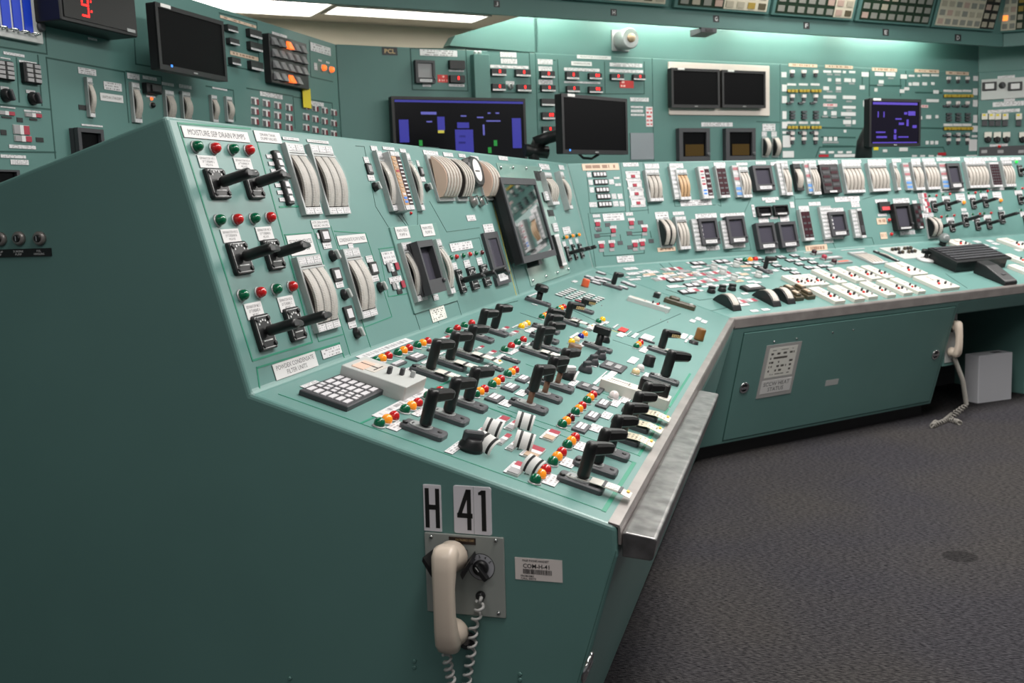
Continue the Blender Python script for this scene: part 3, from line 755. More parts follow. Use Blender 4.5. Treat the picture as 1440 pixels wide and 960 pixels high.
def station(P, x0, y0, x1, y1, d=0.02, **k):
    u, v, w, h = P.rect(x0, y0, x1, y1, d); return station_uv(P, u, v, w, h, d, **k)
# ------------------------------------------------------------------ near console: sloping board
P = b1
stripe(P, [(355, 507), (250, 173), (352, 181)], LINE_GREEN, 0.004)
stripe(P, [(355, 507), (439, 481), (357, 184)], LINE_GREEN, 0.004)
stripe(P, [(367, 560), (361, 517), (477, 482), (485, 506)], LINE_GREEN, 0.004)
stripe(P, [(393, 291), (425, 290)], LINE_GREEN, 0.004)
for pts in ([(448, 480), (400, 330), (438, 327)], [(448, 480), (482, 470)], [(437, 310), (494, 505)], [(465, 318), (523, 494)], [(470, 325), (514, 328), (551, 445), (512, 460), (472, 330)],
            [(532, 350), (556, 347), (577, 412), (546, 417), (533, 351)]):
    stripe(P, pts, LINE_GREEN, 0.0022)
for pts in ([(500, 205), (512, 206), (528, 290), (546, 319)], [(562, 297), (585, 335), (560, 303)], [(587, 297), (587, 332)], [(604, 283), (628, 326), (674, 320)], [(617, 208), (590, 206)],
            [(632, 341), (674, 334), (690, 390), (640, 410)], [(583, 440), (592, 468)], [(643, 423), (650, 447)], [(614, 447), (618, 457)]):
    stripe(P, pts, LINE_DARK, 0.0014, 'score_line')
plate(P, 253.3, 176.7, 351, 201, txt='MOISTURE SEP DRAIN PUMPS', fill=(0.86, 0.5))
plate(P, 355.4, 183.5, 396, 202.3, txt='DRAIN TANK\nDUMP VALVES', fill=(0.62, 0.62))
LM = (L_GREEN, L_RED, L_GREEN, L_RED)
for xs in ([(273.5, 207), (299, 209.5), (324.5, 211), (347, 212)], [(305.5, 310.5), (330.5, 309.5), (354.5, 308), (377, 306.5)], [(338, 416), (362.5, 412), (385.5, 407.5), (407.5, 403.5)]):
    for (x, y), m in zip(xs, LM): lamp(P, x, y, m, 0.0118)
SEP = [((275.8, 218.3, 307, 236.7), 'SEPARATOR NO.1\nLP TURBINE 2\nMO-P-A'), ((326.7, 221.7, 355.4, 238.8), 'SEPARATOR NO.4\nLP TURBINE 4\nMO-P-D'),
       ((308.5, 323, 338.8, 339.6), 'SEPARATOR NO.2\nLP TURBINE B\nMO-P-B'), ((357.5, 319.8, 385.2, 336.7), 'SEPARATOR NO.3\nLP TURBINE B\nMO-P-E'),
       ((341.5, 428, 371.7, 445.2), 'SEPARATOR NO.3\nLP TURBINE A\nMO-P-C'), ((388.3, 418.8, 415.8, 434.8), 'SEPARATOR NO.6\nLP TURBINE C\nMO-P-F')]
for r, s in SEP: plate(P, *r, txt=s, fill=(0.84, 0.72))
for r, a in (((283.5, 237.5, 322, 280.4), -4), ((336.7, 239.2, 369.6, 280.4), -8), ((315.4, 342, 354, 384.4), -4), ((364.6, 338.4, 398.4, 378.3), -2), ((349.4, 446, 386.7, 489), -6), ((395, 435.4, 428.3, 476.5), -2)):
    switch_rect(P, *r, kind='board', L=0.083, s=0.86, ang=a)
# drain tank keys
u, v, w, h = P.rect(375.8, 212, 413.8, 288.5)
w = 0.027
key_uv(P, u, v, w, h, TILE_W, (1, 7), 'key_column', 0.010)
for j in range(7):
    vv = v+(j-3)*h*0.92/7
    plate_uv(P, u-w*1.0, vv, w*0.85, h*0.07); plate_uv(P, u+w*0.86, vv, w*0.6, h*0.07)
# edgewise meters
plate(P, 396, 192.3, 420, 198.5, LABEL1); plate(P, 430.4, 195.8, 461.7, 202.7, txt='CONDENSATE', fill=(0.8, 0.5))
meter(P, 401, 199.6, 456.5, 300, 2, 0.014); meter(P, 435, 201.5, 496, 299.5, 3, 0.014)
plate(P, 401, 332, 443.8, 356, txt='SECONDARY SERVICES\nFLOW & PRESS', fill=(0.9, 0.55))
meter(P, 417, 361, 482, 458, 3, 0.014)
plate(P, 436, 310.3, 463.4, 319.7, txt='HTR DRN PUMPS\nRECIRC VALVES', fill=(0.9, 0.7))
plate(P, 472.3, 332.3, 515.6, 340.3, txt='CONDENSATE FLOW & PRESS', fill=(0.9, 0.4)); plate(P, 487.8, 342, 496.6, 349)
meter(P, 482.2, 350, 534, 441.6, 2, 0.014)
for kx, lab, kn in (((446, 323.4, 464, 339.8), (452, 340.7, 466.3, 349), (466, 360)), ((463, 377.8, 480.3, 394.7), (469.6, 395, 483, 403.5), (482.5, 414.5)), ((480.3, 432.2, 498, 450), (487, 450, 501, 459.4), (500, 468.5)), ((516, 369.4, 531.5, 385.3), (520.6, 385.7, 532.8, 394.7), (533, 404))):
    key(P, *kx); plate(P, *lab); knob(P, *kn, r=0.0145)
plate(P, 443.8, 328, 449, 335.6); plate(P, 513, 360.4, 524.8, 368)
plate(P, 381.5, 513.3, 447, 514, txt='POWDEX CONDENSATE\nFILTER UNITS', fill=(0.88, 0.7))
plate(P, 450.4, 493, 480.4, 495.8)
# feed pump lights
plate(P, 534.7, 355, 557.5, 369); plate(P, 546.7, 368.3, 554, 381.7)
for r in ((541.7, 370, 549, 381.7),): plate(P, *r, TILE_G, name='status_lens', th=0.005)
plate(P, 553.3, 370, 560.8, 379, RED_L, name='status_lens', th=0.005); plate(P, 549.7, 381.7, 558.7, 387, BLACK)
plate(P, 545.8, 390.8, 565, 395.8); plate(P, 555, 394, 562.5, 408.3); plate(P, 549, 396.7, 556, 406.7, TILE_G, name='status_lens', th=0.005)
plate(P, 561.7, 395.3, 569, 404, RED_L, name='status_lens', th=0.005); plate(P, 557, 407.5, 565.8, 412.5, BLACK)
# main feed pump sub panel
u, v, w, h = P.rect(545.8, 320, 643, 422.5)
obj('sub_panel', cached('sub_panel', (w, h), lambda b: b.rbox(0, 0, w, h, 0, 0.005, TEAL_GREY, 0.003, 0.001)), P.root, P.M(u, v))
plate(P, 553.8, 319.7, 576.7, 334.2, txt='MAIN FEED\nPUMP A', d=0.005, fill=(0.8, 0.62)); plate(P, 590.3, 316, 611.7, 330.8, txt='MAIN FEED\nPUMP B', d=0.005, fill=(0.8, 0.62))
meter(P, 564, 341, 604, 420, 2, 0.018); meter(P, 613, 336, 643, 411, 2, 0.018)
recorder(P, 586, 339, 628.5, 408, 0.05, screen=SCREEN_SHEEN, low=0.26, lab=False, bw=0.09)
plate(P, 607.5, 415, 616.7, 421, d=0.005)
o = plate(P, 602.8, 435, 628, 446.7, TAGP)
# upper group
for r in ((510, 220.6, 519, 229.4), (515.6, 246, 527, 254.4), (584.4, 225.6, 590, 234), (590.6, 248.8, 598, 255.6), (520, 205, 530.6, 212.5), (537, 206, 554.4, 212), (561, 209, 570.6, 215)): plate(P, *r)
key(P, 512, 230, 524, 245.6, TILE_G); key(P, 587, 235, 595.6, 248, TILE_G)
knob(P, 526, 263, r=0.0135); knob(P, 599, 264, r=0.0135)
meter(P, 528.8, 211, 562.5, 295.6, 1, 0.015); meter(P, 570, 214, 600, 295, 1, 0.015)
bargraph(P, 546, 212, 583.8, 295, [(SCALE_TAN, [TILE_TAN]*3+[RED_L]+[TILE_TAN]*5+[L_WHITE, BLUE_P, BLUE_P]), (BROWN_RED, [WHITE_INK if k % 2 else None for k in range(24)])], 0.034)
lamp(P, 576.5, 300, L_RED, 0.005)
for r in ((593.8, 211, 616, 219), (622, 214, 637, 221), (643.8, 216, 654.5, 222), (661, 219, 673, 225.6), (655, 303, 669, 310)): plate(P, *r)
arc_meter(P, 595.6, 218, 637, 283.5, 5, 0.045); arc_meter(P, 624, 222.5, 656, 283.5, 4, 0.042, BLACK); arc_meter(P, 663.8, 225.6, 692.5, 282, 3, 0.045)
u, v, w, h = P.rect(643.8, 222.5, 674, 265.6)
t = obj('oval_meter', cached('oval_meter', (w, h), lambda b: b.rbox(0, 0, w, h, 0, 0.035, BLACK, w*0.45, 0.006, 5)), P.root, P.M(u, v))
obj('meter_face', cached('meter_face', (w, h), lambda b: b.rbox(0, h*0.03, w*0.56, h*0.74, 0.033, 0.036, WHITE, w*0.28, 0.0005, 6)), t)
obj('needle', cached('needle', (w, h), lambda b: b.box(-w*0.2, w*0.14, -0.002, 0.002, 0.036, 0.037, INK)), t)
for x in (663, 673): knob(P, x, 284, r=0.021, cap=CHROME, body=STEEL, ang=30)
# slim recorder, three small pumps
plate(P, 678, 316, 695, 326)
recorder(P, 679.5, 327.5, 719.5, 396, 0.012, screen=SCREEN_SHEEN, low=0.34, bw=0.17, lab=True)
plate(P, 631.3, 343, 664.7, 349)
for (x, y), m in zip(((632, 363), (640, 361.5), (649.5, 359.8), (659, 358), (667.5, 356.5), (676, 355.5)), (L_GREEN, L_RED, L_GREEN, L_RED, L_GREEN, L_RED_D)): lamp(P, x, y, m, 0.0082)
for r in ((635, 370, 643, 378), (650.8, 366.7, 661.7, 375.3), (669, 363, 678.8, 371.7)): plate(P, *r)
for r, a in (((637.5, 380, 654, 411.7), -10), ((654, 376.8, 672.3, 406.5), -40), ((672, 373, 689, 401.8), -40)): switch_rect(P, *r, kind='board', L=0.085, s=0.72, ang=a)
stripe(P, [(693, 283), (727, 419)], LINE_YELLOW, 0.004, 'yellow_line')
stripe(P, [(697, 283), (731, 419)], LINE_DARK, 0.0022, 'score_line')
# glossy cover plate under the tilted display
GLOSS = mat('glossy_teal_plate', (128, 158, 150), 0.08, noise=0.03)
u0, v0 = P.uv(697, 229); u1, v1 = P.uv(801, 384)
w, h = u1-u0, v0-v1
t = obj('cover_plate', cached('cover_plate', (w, h), lambda b: b.rbox(0, 0, w, h, 0, 0.004, GLOSS, 0.003, 0.001)), P.root, P.M((u0+u1)/2, (v0+v1)/2))
for sx, sy in ((-.46, .46), (-.2, .47), (.1, .47), (.46, .46), (-.46, -.46), (-.15, -.46), (.15, -.46), (.46, -.46), (-.46, 0)):
    obj('cap_screw', cached('cap_screw', (1,), lambda b: b.lathe(0, 0, [(0.007, 0), (0.007, 0.005), (0.004, 0.008)], CHROME, 10)), t, T(sx*w, sy*h, 0.004))
plate(P, 700, 219, 714, 226)
# items right of the display
plate(P, 757, 230, 773, 239); meter(P, 765, 241, 789, 287, 4, 0.03, cover=False); key(P, 749, 240.6, 762.6, 254.8, BLACK); plate(P, 760, 271, 771, 283, th=0.02); key(P, 768, 295.5, 778.5, 304, BLACK)
plate(P, 772, 305, 781, 309); plate(P, 774, 315, 783, 325.6, th=0.012); plate(P, 746, 243, 750, 250)
plate(P, 784.7, 232, 793.5, 239); meter(P, 787, 240, 808, 293, 1, 0.03, cover=False)
plate(P, 790, 320, 803, 328)
for x, y in ((791, 334.5), (800, 332.5), (809, 331)): lamps(P, (x, y), (x+4, y-0.6), (L_GREEN, L_ORANGE), 0.009)
for r in ((790, 340, 796, 346), (799, 337, 805, 343), (808, 335.5, 813.5, 341.5)): plate(P, *r)
for r in ((792.7, 346.8, 802.4, 367), (802.4, 344, 811, 365.4), (811, 343, 820, 362.7)): switch_rect(P, *r, kind='board', L=0.085, s=0.7, ang=-5)
u, v, w, h = P.rect(779, 330, 797, 372, 0.02)
t = obj('slide_fader', cached('slide_fader', (w, h), lambda b: b.rbox(0, 0, w, h, 0, 0.02, BLACK, 0.002, 0.001)), P.root, P.M(u, v))
for k in range(3): sub_plate(t, 'fader_strip', (k-1)*w*0.3, 0, w*0.13, h*0.86, 0.02, 0.023, WHITE)
sub_plate(t, 'meter_tag', 0, -h*0.46, w, h*0.07, 0.02, 0.023, WHITE); sub_plate(t, 'meter_tag', 0, h*0.46, w, h*0.07, 0.02, 0.023, WHITE)
stripe(P, [(797, 231), (834, 378)], ALU, 0.006, 'joint_strip')
# ------------------------------------------------------------------ near console: bench
P = d1
stripe(P, [(351, 560), (851, 738)], LINE_GREEN, 0.0025) if False else None
ua, va = P.uv(861, 708); ub, vb = P.uv(366, 559)
def uvstripe(P, pts, m, w, name='border_line'):
    for a, b in zip(pts, pts[1:]):
        L = math.hypot(b[0]-a[0], b[1]-a[1])
        obj(name, unit_plate(m), P.root, P.M((a[0]+b[0])/2, (a[1]+b[1])/2, 0, math.atan2(b[1]-a[1], b[0]-a[0])) @ T(0, 0, 0, 0, (L+w*0.9, w, 0.0009)))
UE = P.uv(843, 716)[0]
VE = P.uv(889, 655)[1]
vt = P.uv(400, 551)[1]
uvstripe(P, [(UE, vt), (UE, VE)], LINE_GREEN, 0.0022); u2 = P.uv(893, 651)[0]
uvstripe(P, [(UE, VE), (u2, VE)], LINE_GREEN, 0.009)
stripe(P, [(508, 595), (597, 553), (640, 532)], LINE_GREEN, 0.0045)
stripe(P, [(893, 651), (640, 556), (720, 585)], LINE_GREEN, 0.0022)
u3 = P.uv(897, 640)[0]; u4 = P.uv(934, 573)[0]
uvstripe(P, [(u3, VE), (u4, VE)], LINE_GREEN, 0.007); stripe(P, [(897, 640), (700, 572)], LINE_GREEN, 0.002); stripe(P, [(928, 583), (740, 512)], LINE_GREEN, 0.0018)
u5, u6 = P.uv(936, 570)[0], P.uv(960, 522)[0]; uvstripe(P, [(u5, VE), (u6, VE)], LINE_GREEN, 0.007)
# keypad
a, b_, = P.uv(419, 555), P.uv(538.5, 554.6)
u, v, w, h = (a[0]+b_[0])/2, (a[1]+b_[1])/2, abs(b_[0]-a[0]), abs(b_[1]-a[1])
t = obj('legend_keypad', cached('legend_keypad', (w, h), lambda b: b.rbox(0, 0, w, h, 0, 0.012, CHAR, 0.003, 0.002)), P.root, P.M(u, v))
cw, rh = w*0.92/4, h*0.90/6
for i in range(4):
    for j in range(6):
        x, y = (i-1.5)*cw, (j-2.5)*rh
        if i == 1:
            for s in (-1, 1): sub_plate(t, 'key_cap', x+s*cw*0.23, y+s*rh*0.06, cw*0.30, rh*0.62, 0.011, 0.014, TILE_W)
        else: sub_plate(t, 'key_cap', x, y, cw*0.72, rh*0.66, 0.011, 0.014, TILE_W)
plate(P, 421.5, 544, 451.7, 538.8)
# large grey controller
a, b_ = P.uv(480, 512.8, 0.034), P.uv(597.8, 541, 0.015)
st = station_uv(P, (a[0]+b_[0])/2, (a[1]+b_[1])/2, abs(b_[0]-a[0]), abs(b_[1]-a[1]), 0.034, body=GREY_L, red=False)
w_, h_ = abs(b_[0]-a[0]), abs(b_[1]-a[1])
sub_plate(st, 'scale_tint', -w_*0.1, h_*0.30, w_*0.55, h_*0.18, 0.034, 0.0356, PINK_SIDE)
plate(P, 499.4, 502.2, 582, 480, LABEL1); (lambda a, c: plate_uv(P, (a[0]+c[0])/2, (a[1]+c[1])/2, c[0]-a[0], 0.020, LABEL1))(P.uv(527, 586.5), P.uv(603, 549))
# lamp rows
for a, b_ in (((527.5, 511.5), (545, 504.5)), ((558.5, 500), (574, 493.6)), ((586, 489), (600.5, 483.5)), ((532.5, 599.5), (553, 590)), ((568.5, 580), (586.5, 571)), ((601, 561), (617.5, 554)),
              ((667.5, 558), (680, 551.5)), ((691, 544.5), (703, 537)), ((713, 529.5), (723.5, 524)), ((751.5, 679), (766, 665.5)), ((776, 653.5), (788.5, 640.5)), ((796.5, 629.8), (807.5, 619.5)),
              ((808, 583), (817.5, 574.5)), ((824.5, 566.8), (833, 558.8))):
    lamps(P, a, b_, GOR, 0.0118)
lamps(P, (789.5, 600.5), (800.8, 592), (L_GREEN, L_ORANGE, L_RED_D), 0.0118)
for a, b_ in (((631, 469), (642, 465)), ((652, 461), (662.5, 457.5)), ((708.7, 495), (718, 489.7)), ((726.7, 485), (735, 481))): lamps(P, a, b_, GR, 0.0118)
lamps(P, (732.5, 462), (741, 457.7), (L_YELLOW, L_PEACH, L_YELLOW), 0.0115)
lamps(P, (803, 483.5), (810, 480.5), (L_YELLOW, L_PEACH), 0.0115); lamps(P, (816, 476), (821.5, 472.5), (L_BLUE, L_ORANGE), 0.0115)
lamps(P, (784, 437.5), (792, 434), GOR, 0.0115); lamps(P, (761, 448.5), (769.4, 444.6), GOR, 0.0115)
lamps(P, (841, 454.5), (846.7, 451.8), (L_GREEN, L_YELLOW), 0.0115); lamps(P, (894, 489.5), (900, 484.5), GOR, 0.0115)
lamps(P, (862, 560.6), (869.5, 554), (L_WHITE, L_YELLOW), 0.014); lamps(P, (893, 526.5), (899.5, 521), (L_PEACH, L_WHITE), 0.013)

# switches: shaft base pixels
for x, y in ((595, 608), (628, 588.5), (656, 570.5)): switch(P, x, y, L=0.094, ang=-30)
for x, y in ((603, 527), (630, 513.5), (655, 501.5)): switch(P, x, y, L=0.092, ang=-30)
for x, y in ((672, 476), (693, 467.5)): switch(P, x, y, L=0.092, ang=-28)
for x, y in ((742.4, 574), (764, 558.5), (782, 545)): switch(P, x, y, L=0.088, ang=-28, raised=True)
for x, y in ((751.7, 498), (767, 490.5), (765, 478)): switch(P, x, y, L=0.088, ang=-32)
for x, y in ((816, 682), (836.5, 660), (855, 638), (871.5, 617.5), (886, 599.5), (899, 584)): switch(P, x, y, L=0.092, ang=-42)
switch(P, 767, 464.5, L=0.080, ang=-62, s=0.9); switch(P, 795.6, 453.5, L=0.078, ang=-48, s=1.0, marks=True); switch(P, 817.8, 437, L=0.052, ang=-48, s=0.9, marks=True)
switch(P, 928, 495.5, L=0.085, ang=-52, s=1.05, marks=True); switch(P, 933, 535.5, L=0.100, ang=-50, s=1.25); switch(P, 861, 404, L=0.075, ang=-30, s=0.95)
def t_handle(P, px, py, L, rt, flat):
    u, v = P.uv(px, py); t = obj('turn_handle', None, P.root, P.M(u, v)); t.empty_display_size = 0.02
    obj('escutcheon', cached('escutcheon', ('bench', 0.040, 0.10), lambda b: esc_bench(b, 0.040, 0.10)), t)
    obj('stem', cached('stem', ('t', L), lambda b: b.lathe(0, 0, [(0.014, 0.010), (0.012, L*0.4), (0.012, L)], GRIP, 12)), t)
    def cap(b):
        if flat: b.rbox(0, 0, 0.030, 0.056, L-0.006, L+0.018, GRIP, 0.008, 0.003)
        else:
            n = 24; rings = []
            for r, z in ((0.020, L-0.004), (0.025, L), (0.025, L+0.016), (0.019, L+0.022)):
                rings.append([((r+(0.0022 if i % 4 < 2 else -0.0012))*math.cos(2*math.pi*i/n), (r+(0.0022 if i % 4 < 2 else -0.0012))*math.sin(2*math.pi*i/n), z) for i in range(n)])
            b.loops(rings, GRIP)
    obj('handle_cap', cached('handle_cap', (L, flat), cap), t)
t_handle(P, 756, 426, 0.050, 0.025, False); t_handle(P, 839.5, 490.5, 0.058, 0.02, True)
# white labels beside the lamps (leftmost / rightmost corner pixels)
for r in ((542.5, 602, 573.5, 598), (578, 583, 603, 578), (565.5, 521.5, 585, 518.5), (591, 510.5, 608, 507), (612, 500, 627, 496), (761, 679, 790.5, 672.5), (786, 653.5, 812, 649.5), (805.5, 630.5, 830, 626.5),
          (826, 604, 848, 601), (843, 586.5, 862.5, 583), (856, 569.5, 874, 566), (869, 564.5, 890, 559), (624.4, 635.6, 655.6, 625), (700, 568.5, 723.5, 567), (723.5, 554.5, 744, 552), (741, 539, 757, 535.5),
          (633, 475.5, 656, 470), (656, 466, 676, 461), (719, 489, 735.5, 484), (732, 489, 748, 483), (713, 497.5, 731, 493), (693, 505, 712, 500), (676, 517.5, 694, 512), (655, 528, 672, 521),
          (719, 461, 733, 456), (737, 466, 757, 462.5), (800, 475, 815, 469), (812, 486, 828, 482), (825, 505, 837, 500), (853, 528, 869, 524), (833, 540, 848, 532), (841, 533, 854, 523), (881, 509, 899, 505), (898, 494, 914, 490),
          (822, 463, 842, 458), (842, 457.5, 850, 455), (848, 454.5, 857, 453.5), (861, 461, 870, 457), (866, 472, 881, 470), (832, 484, 840, 480), (955, 475, 968, 471), (966, 477, 975, 473), (962, 481, 969, 477), (900, 533, 917, 527),
          (741, 417, 764, 410), (746, 422, 762, 418), (748, 427, 755, 430), (803, 396, 813, 396)):
    plate(P, *r)
for r in ((880, 473, 887, 466), (887, 474, 899, 470), (899, 476, 921, 474)): plate(P, *r, LABEL)
plate(P, 868, 465, 884, 464, RED, name='status_lens', th=0.004); plate(P, 846, 500, 854, 494)
# grey light modules with white legends
for r in ((545, 515.5, 572.5, 511), (569.5, 504, 600.5, 503), (599, 493, 615, 491), (680, 562, 710, 560.5), (703, 546.5, 731, 545.5), (723, 535, 747, 533.5), (802.5, 604.5, 831, 601), (820, 588.5, 845.5, 585), (836, 571, 860, 567.5)):
    u, v, w, h = P.rect(*r)
    t = obj('legend_light', cached('legend_light', (w, h), lambda b: b.rbox(0, 0, w, h, 0, 0.006, CHAR2, 0.002, 0.001)), P.root, P.M(u, v))
    for k in (-1, 1): sub_plate(t, 'legend_lens', 0, k*h*0.16, w*0.7, h*0.26, 0.006, 0.0085, TILE_W)
for r in ((704, 504.5, 732, 510), (687.5, 518, 709, 521), (842, 516, 882, 517.5), (809, 545, 850, 549), (898, 476, 920, 484), (800, 449.5, 819, 452)):
    u, v, w, h = P.rect(*r)
    t = obj('legend_light', cached('legend_light', (w, h), lambda b: b.rbox(0, 0, w, h, 0, 0.006, CHAR, 0.002, 0.001)), P.root, P.M(u, v))
    n = 3 if h/w > 2.2 else 2
    for k in range(n): sub_plate(t, 'legend_lens', 0, (k-(n-1)/2)*h*0.8/n, w*0.5, h*0.5/n, 0.006, 0.0085, TILE_G if n == 2 else TILE_W)
plate(P, 826, 513, 844, 512, LABEL, name='nameplate'); plate(P, 798, 541, 815, 537)
# red / grey status modules on the near bench
for r in ((672, 618, 702, 609), (684, 599, 719, 590), (706, 603, 733, 596), (660, 613, 690, 606), (694, 624, 721, 614), (708, 632, 733, 624), (727, 640, 769, 634), (756, 616, 790, 610), (705, 664, 744, 656),
          (611, 480, 634, 474.5), (697, 466, 718, 462), (711, 471, 731, 468), (664, 493, 682, 489), (678, 500, 700, 496), (618, 512, 628, 515)):
    u, v, w, h = P.rect(*r); module_uv(P, u, v-h*0.1, w*0.92, h*0.72, c=TILE_TAN if r[0] > 725 else None)
# knobs
knob(P, 661, 632, r=0.026, cap=CHAR, ang=40)
for x, y in ((822.5, 522.5), (832, 512.5), (843, 504)): knob(P, x, y, r=0.021, cap=CHAR, body=CHAR, ang=70)
for x, y, r in ((783.5, 518, 0.022), (797.5, 532, 0.024)): knob(P, x, y, r=r, cap=WHITE, ang=60)
knob(P, 848.5, 480, r=0.022, cap=GREY_L, ang=0)
def barrel(P, px, py, r, h, m, name='lamp_barrel'):
    u, v = P.uv(px, py)
    o = obj(name, cached(name, (r, h, m.name), lambda b: b.lathe(0, 0, [(r*1.05, 0), (r*1.05, h*0.2), (r, h*0.25), (r, h*0.9), (r*0.85, h)], m, 18)), P.root, P.M(u, v)); return o
barrel(P, 822, 403, 0.017, 0.036, mat('vermilion_cap', (206, 88, 52), 0.3)); barrel(P, 806.5, 496, 0.021, 0.028, mat('brown_cap', (110, 84, 66), 0.4)); barrel(P, 980, 484, 0.0, 0.0, BLACK) if False else None
barrel(P, 975, 483, 0.018, 0.012, BLACK); barrel(P, 982, 478, 0.019, 0.048, mat('amber_brown_cap', (120, 82, 40), 0.3)); barrel(P, 911, 514, 0.018, 0.035, BLACK)
# cream controller on the bench, with a black block handle
a, b_ = P.uv(845, 532, 0.03), P.uv(945, 557, 0.03)
st = station_uv(P, (a[0]+b_[0])/2, (a[1]+b_[1])/2, abs(b_[0]-a[0]), abs(b_[1]-a[1]), 0.03, body=IVORY, red=False)
u, v = P.uv(922, 560); 
obj('block_handle', cached('block_handle', (1,), lambda b: b.rbox(0, 0, 0.028, 0.085, 0.03, 0.066, GRIP, 0.008, 0.004)), st, T(0.0, -abs(b_[1]-a[1])*0.24, 0.0))
# slim controller by the mitre
a, b_ = P.uv(883, 415, 0.02), P.uv(944, 434, 0.02)
station_uv(P, (a[0]+b_[0])/2, (a[1]+b_[1])/2, 0.055, abs(b_[1]-a[1])*0.95, 0.02, body=GREY_L, red=True)
u, v = P.uv(955, 430); o = obj('cam_switch', cached('cam_switch', (1,), lambda b: (b.rbox(0, 0, 0.06, 0.15, 0, 0.022, OLIVE, 0.01, 0.004), b.rbox(0, 0.03, 0.045, 0.05, 0.02, 0.036, OLIVE, 0.012, 0.005), b.box(-0.012, -0.004, -0.06, -0.045, 0.022, 0.026, WHITE), b.box(0.004, 0.012, -0.06, -0.045, 0.022, 0.026, WHITE))), P.root, P.M(u, v))
u, v = P.uv(923, 418); obj('push_block', cached('push_block', (1,), lambda b: (b.rbox(0, 0, 0.05, 0.03, 0, 0.024, BLACK, 0.003, 0.002), b.box(-0.018, 0.018, -0.014, 0.0, 0.024, 0.0255, GREY_L))), P.root, P.M(u, v))
for x, y in ((974, 451), (982, 448), (990, 452)): plate(P, x-5, y+1, x+5, y)
# field of small white legend keys behind the round knob
a, b_, c_ = P.uv(781, 415), P.uv(836, 412), P.uv(805, 403)
for i in range(6):
    for j in range(4):
        uu = P.uv(786, 416)[0]+0.052*i; vv = P.uv(786, 416)[1]-0.042*j
        plate_uv(P, uu, vv, 0.018, 0.030, RED_L if (i, j) == (0, 2) else WHITE, th=0.006, name='legend_key')
# grey outlined keys near the mitre
for x, y in ((829, 391), (836, 395), (842, 392), (847, 397), (838, 399), (845, 385), (853, 394), (876, 405), (887, 402), (880, 399)):
    u, v = P.uv(x, y); t = obj('push_key', cached('push_key', ('m',), lambda b: b.rbox(0, 0, 0.042, 0.05, 0, 0.006, CHAR2, 0.004, 0.001)), P.root, P.M(u, v)); sub_plate(t, 'key_cap', 0, 0, 0.032, 0.038, 0.005, 0.009, TILE_W)
# large blank cover plate outline, and other score lines
stripe(P, [(795, 431), (884, 473), (957, 441)], LINE_DARK, 0.003, 'score_line')
stripe(P, [(732, 440), (762, 450)], LINE_DARK, 0.003, 'score_line'); stripe(P, [(708, 428), (728, 423)], LINE_DARK, 0.004, 'score_line')
stripe(P, [(862, 478), (898, 490)], LINE_DARK, 0.002, 'score_line'); stripe(P, [(841, 458), (881, 471)], LINE_YELLOW, 0.004, 'yellow_line')
for x, y in ((936, 441), (929, 450), (939, 453), (846, 430), (841, 424)): lamp(P, x, y, ALU, 0.003)
# ------------------------------------------------------------------ far console: sloping board
P = b2
def lab_col(P, x0, y0, x1, y1, n, ms=None):
    """column of n little labels between two corner pixels"""
    ua, va = P.uv(x0, y0, 0.02); ub, _ = P.uv(x1, y0, 0.02); uc, vc = P.uv(x0+(y1-y0)*0.22, y1, 0.02)
    w, h = ub-ua, va-vc; u, v = ua+w/2, (va+vc)/2
    t = obj('legend_strip', cached('legend_strip', (w, h), lambda b: b.rbox(0, 0, w, h, 0, 0.02, ALU, 0.001, 0.0005)), P.root, P.M(u, v))
    for j in range(n): sub_plate(t, 'legend_cell', 0, h*0.47-h*0.94*(j+0.5)/n, w*0.9, h*0.94/n*0.58, 0.02, 0.0218, (ms[j % len(ms)] if ms else LABEL))
plate(P, 817.7, 230.4, 870.8, 238.8, LABEL_TAN); plate(P, 875.4, 229, 898, 234)
for r in ((832.3, 241.5, 853, 248.8), (834.4, 252.3, 855, 259.6), (836.5, 263.3, 856.7, 270.4), (838, 272.7, 858.8, 280), (840, 283.5, 860.8, 290.8)):
    u, v, w, h = P.rect(*r); key_uv(P, u, v, w, h, TILE_W, (4, 1), 'key_row')
for r in ((824.6, 242.5, 831.7, 249), (827, 253, 834, 260), (828.5, 263.3, 835.5, 270.5), (828, 284.6, 839.6, 291), (855.6, 252.3, 863.5, 259), (859.5, 272.5, 867, 279.5), (867.7, 272.5, 875.5, 279.5), (861.5, 283, 870, 290), (870.5, 283, 878, 290),
          (862.5, 249, 871, 251.6), (864.5, 258, 873, 261.3), (833, 301.7, 843.8, 305.4), (846.9, 300.8, 878, 309.6), (879.6, 298.8, 890, 303), (866.7, 360.6, 891.7, 367.5)): plate(P, *r)
for x, y in ((879, 243), (881.5, 255.5), (884, 267.5), (886.5, 280.5)):
    plate(P, x, y-2, x+21, y+2, LABEL1); plate(P, x+1, y+2.8, x+21.2, y+7, WHITE); plate(P, x+8, y+3, x+14, y+6.8, RED_L, d=0.002, name='status_lens', th=0.004); plate(P, x+0.5, y+8, x+21.5, y+10, LABEL1)
for pts in ([(824, 231), (830, 300), (880, 297), (872, 229)], [(880, 240), (886, 297), (912, 295)], [(827, 300), (838, 377)], [(904, 229), (912, 300)], [(939, 230), (949, 290), (1006, 288)]): stripe(P, pts, LINE_DARK, 0.0026, 'score_line')
for pts in ([(842, 329), (852, 328.5), (863, 327)], [(843, 332), (858, 331.5), (859, 340)], [(888, 327), (901, 326), (907, 325)], [(889, 331), (902, 330), (903, 338)], [(848, 351), (849, 360), (906, 356), (906, 350)], [(872, 330), (873, 338)], [(914, 325), (916, 334)]): stripe(P, pts, LINE_DARK, 0.004, 'mimic_line')
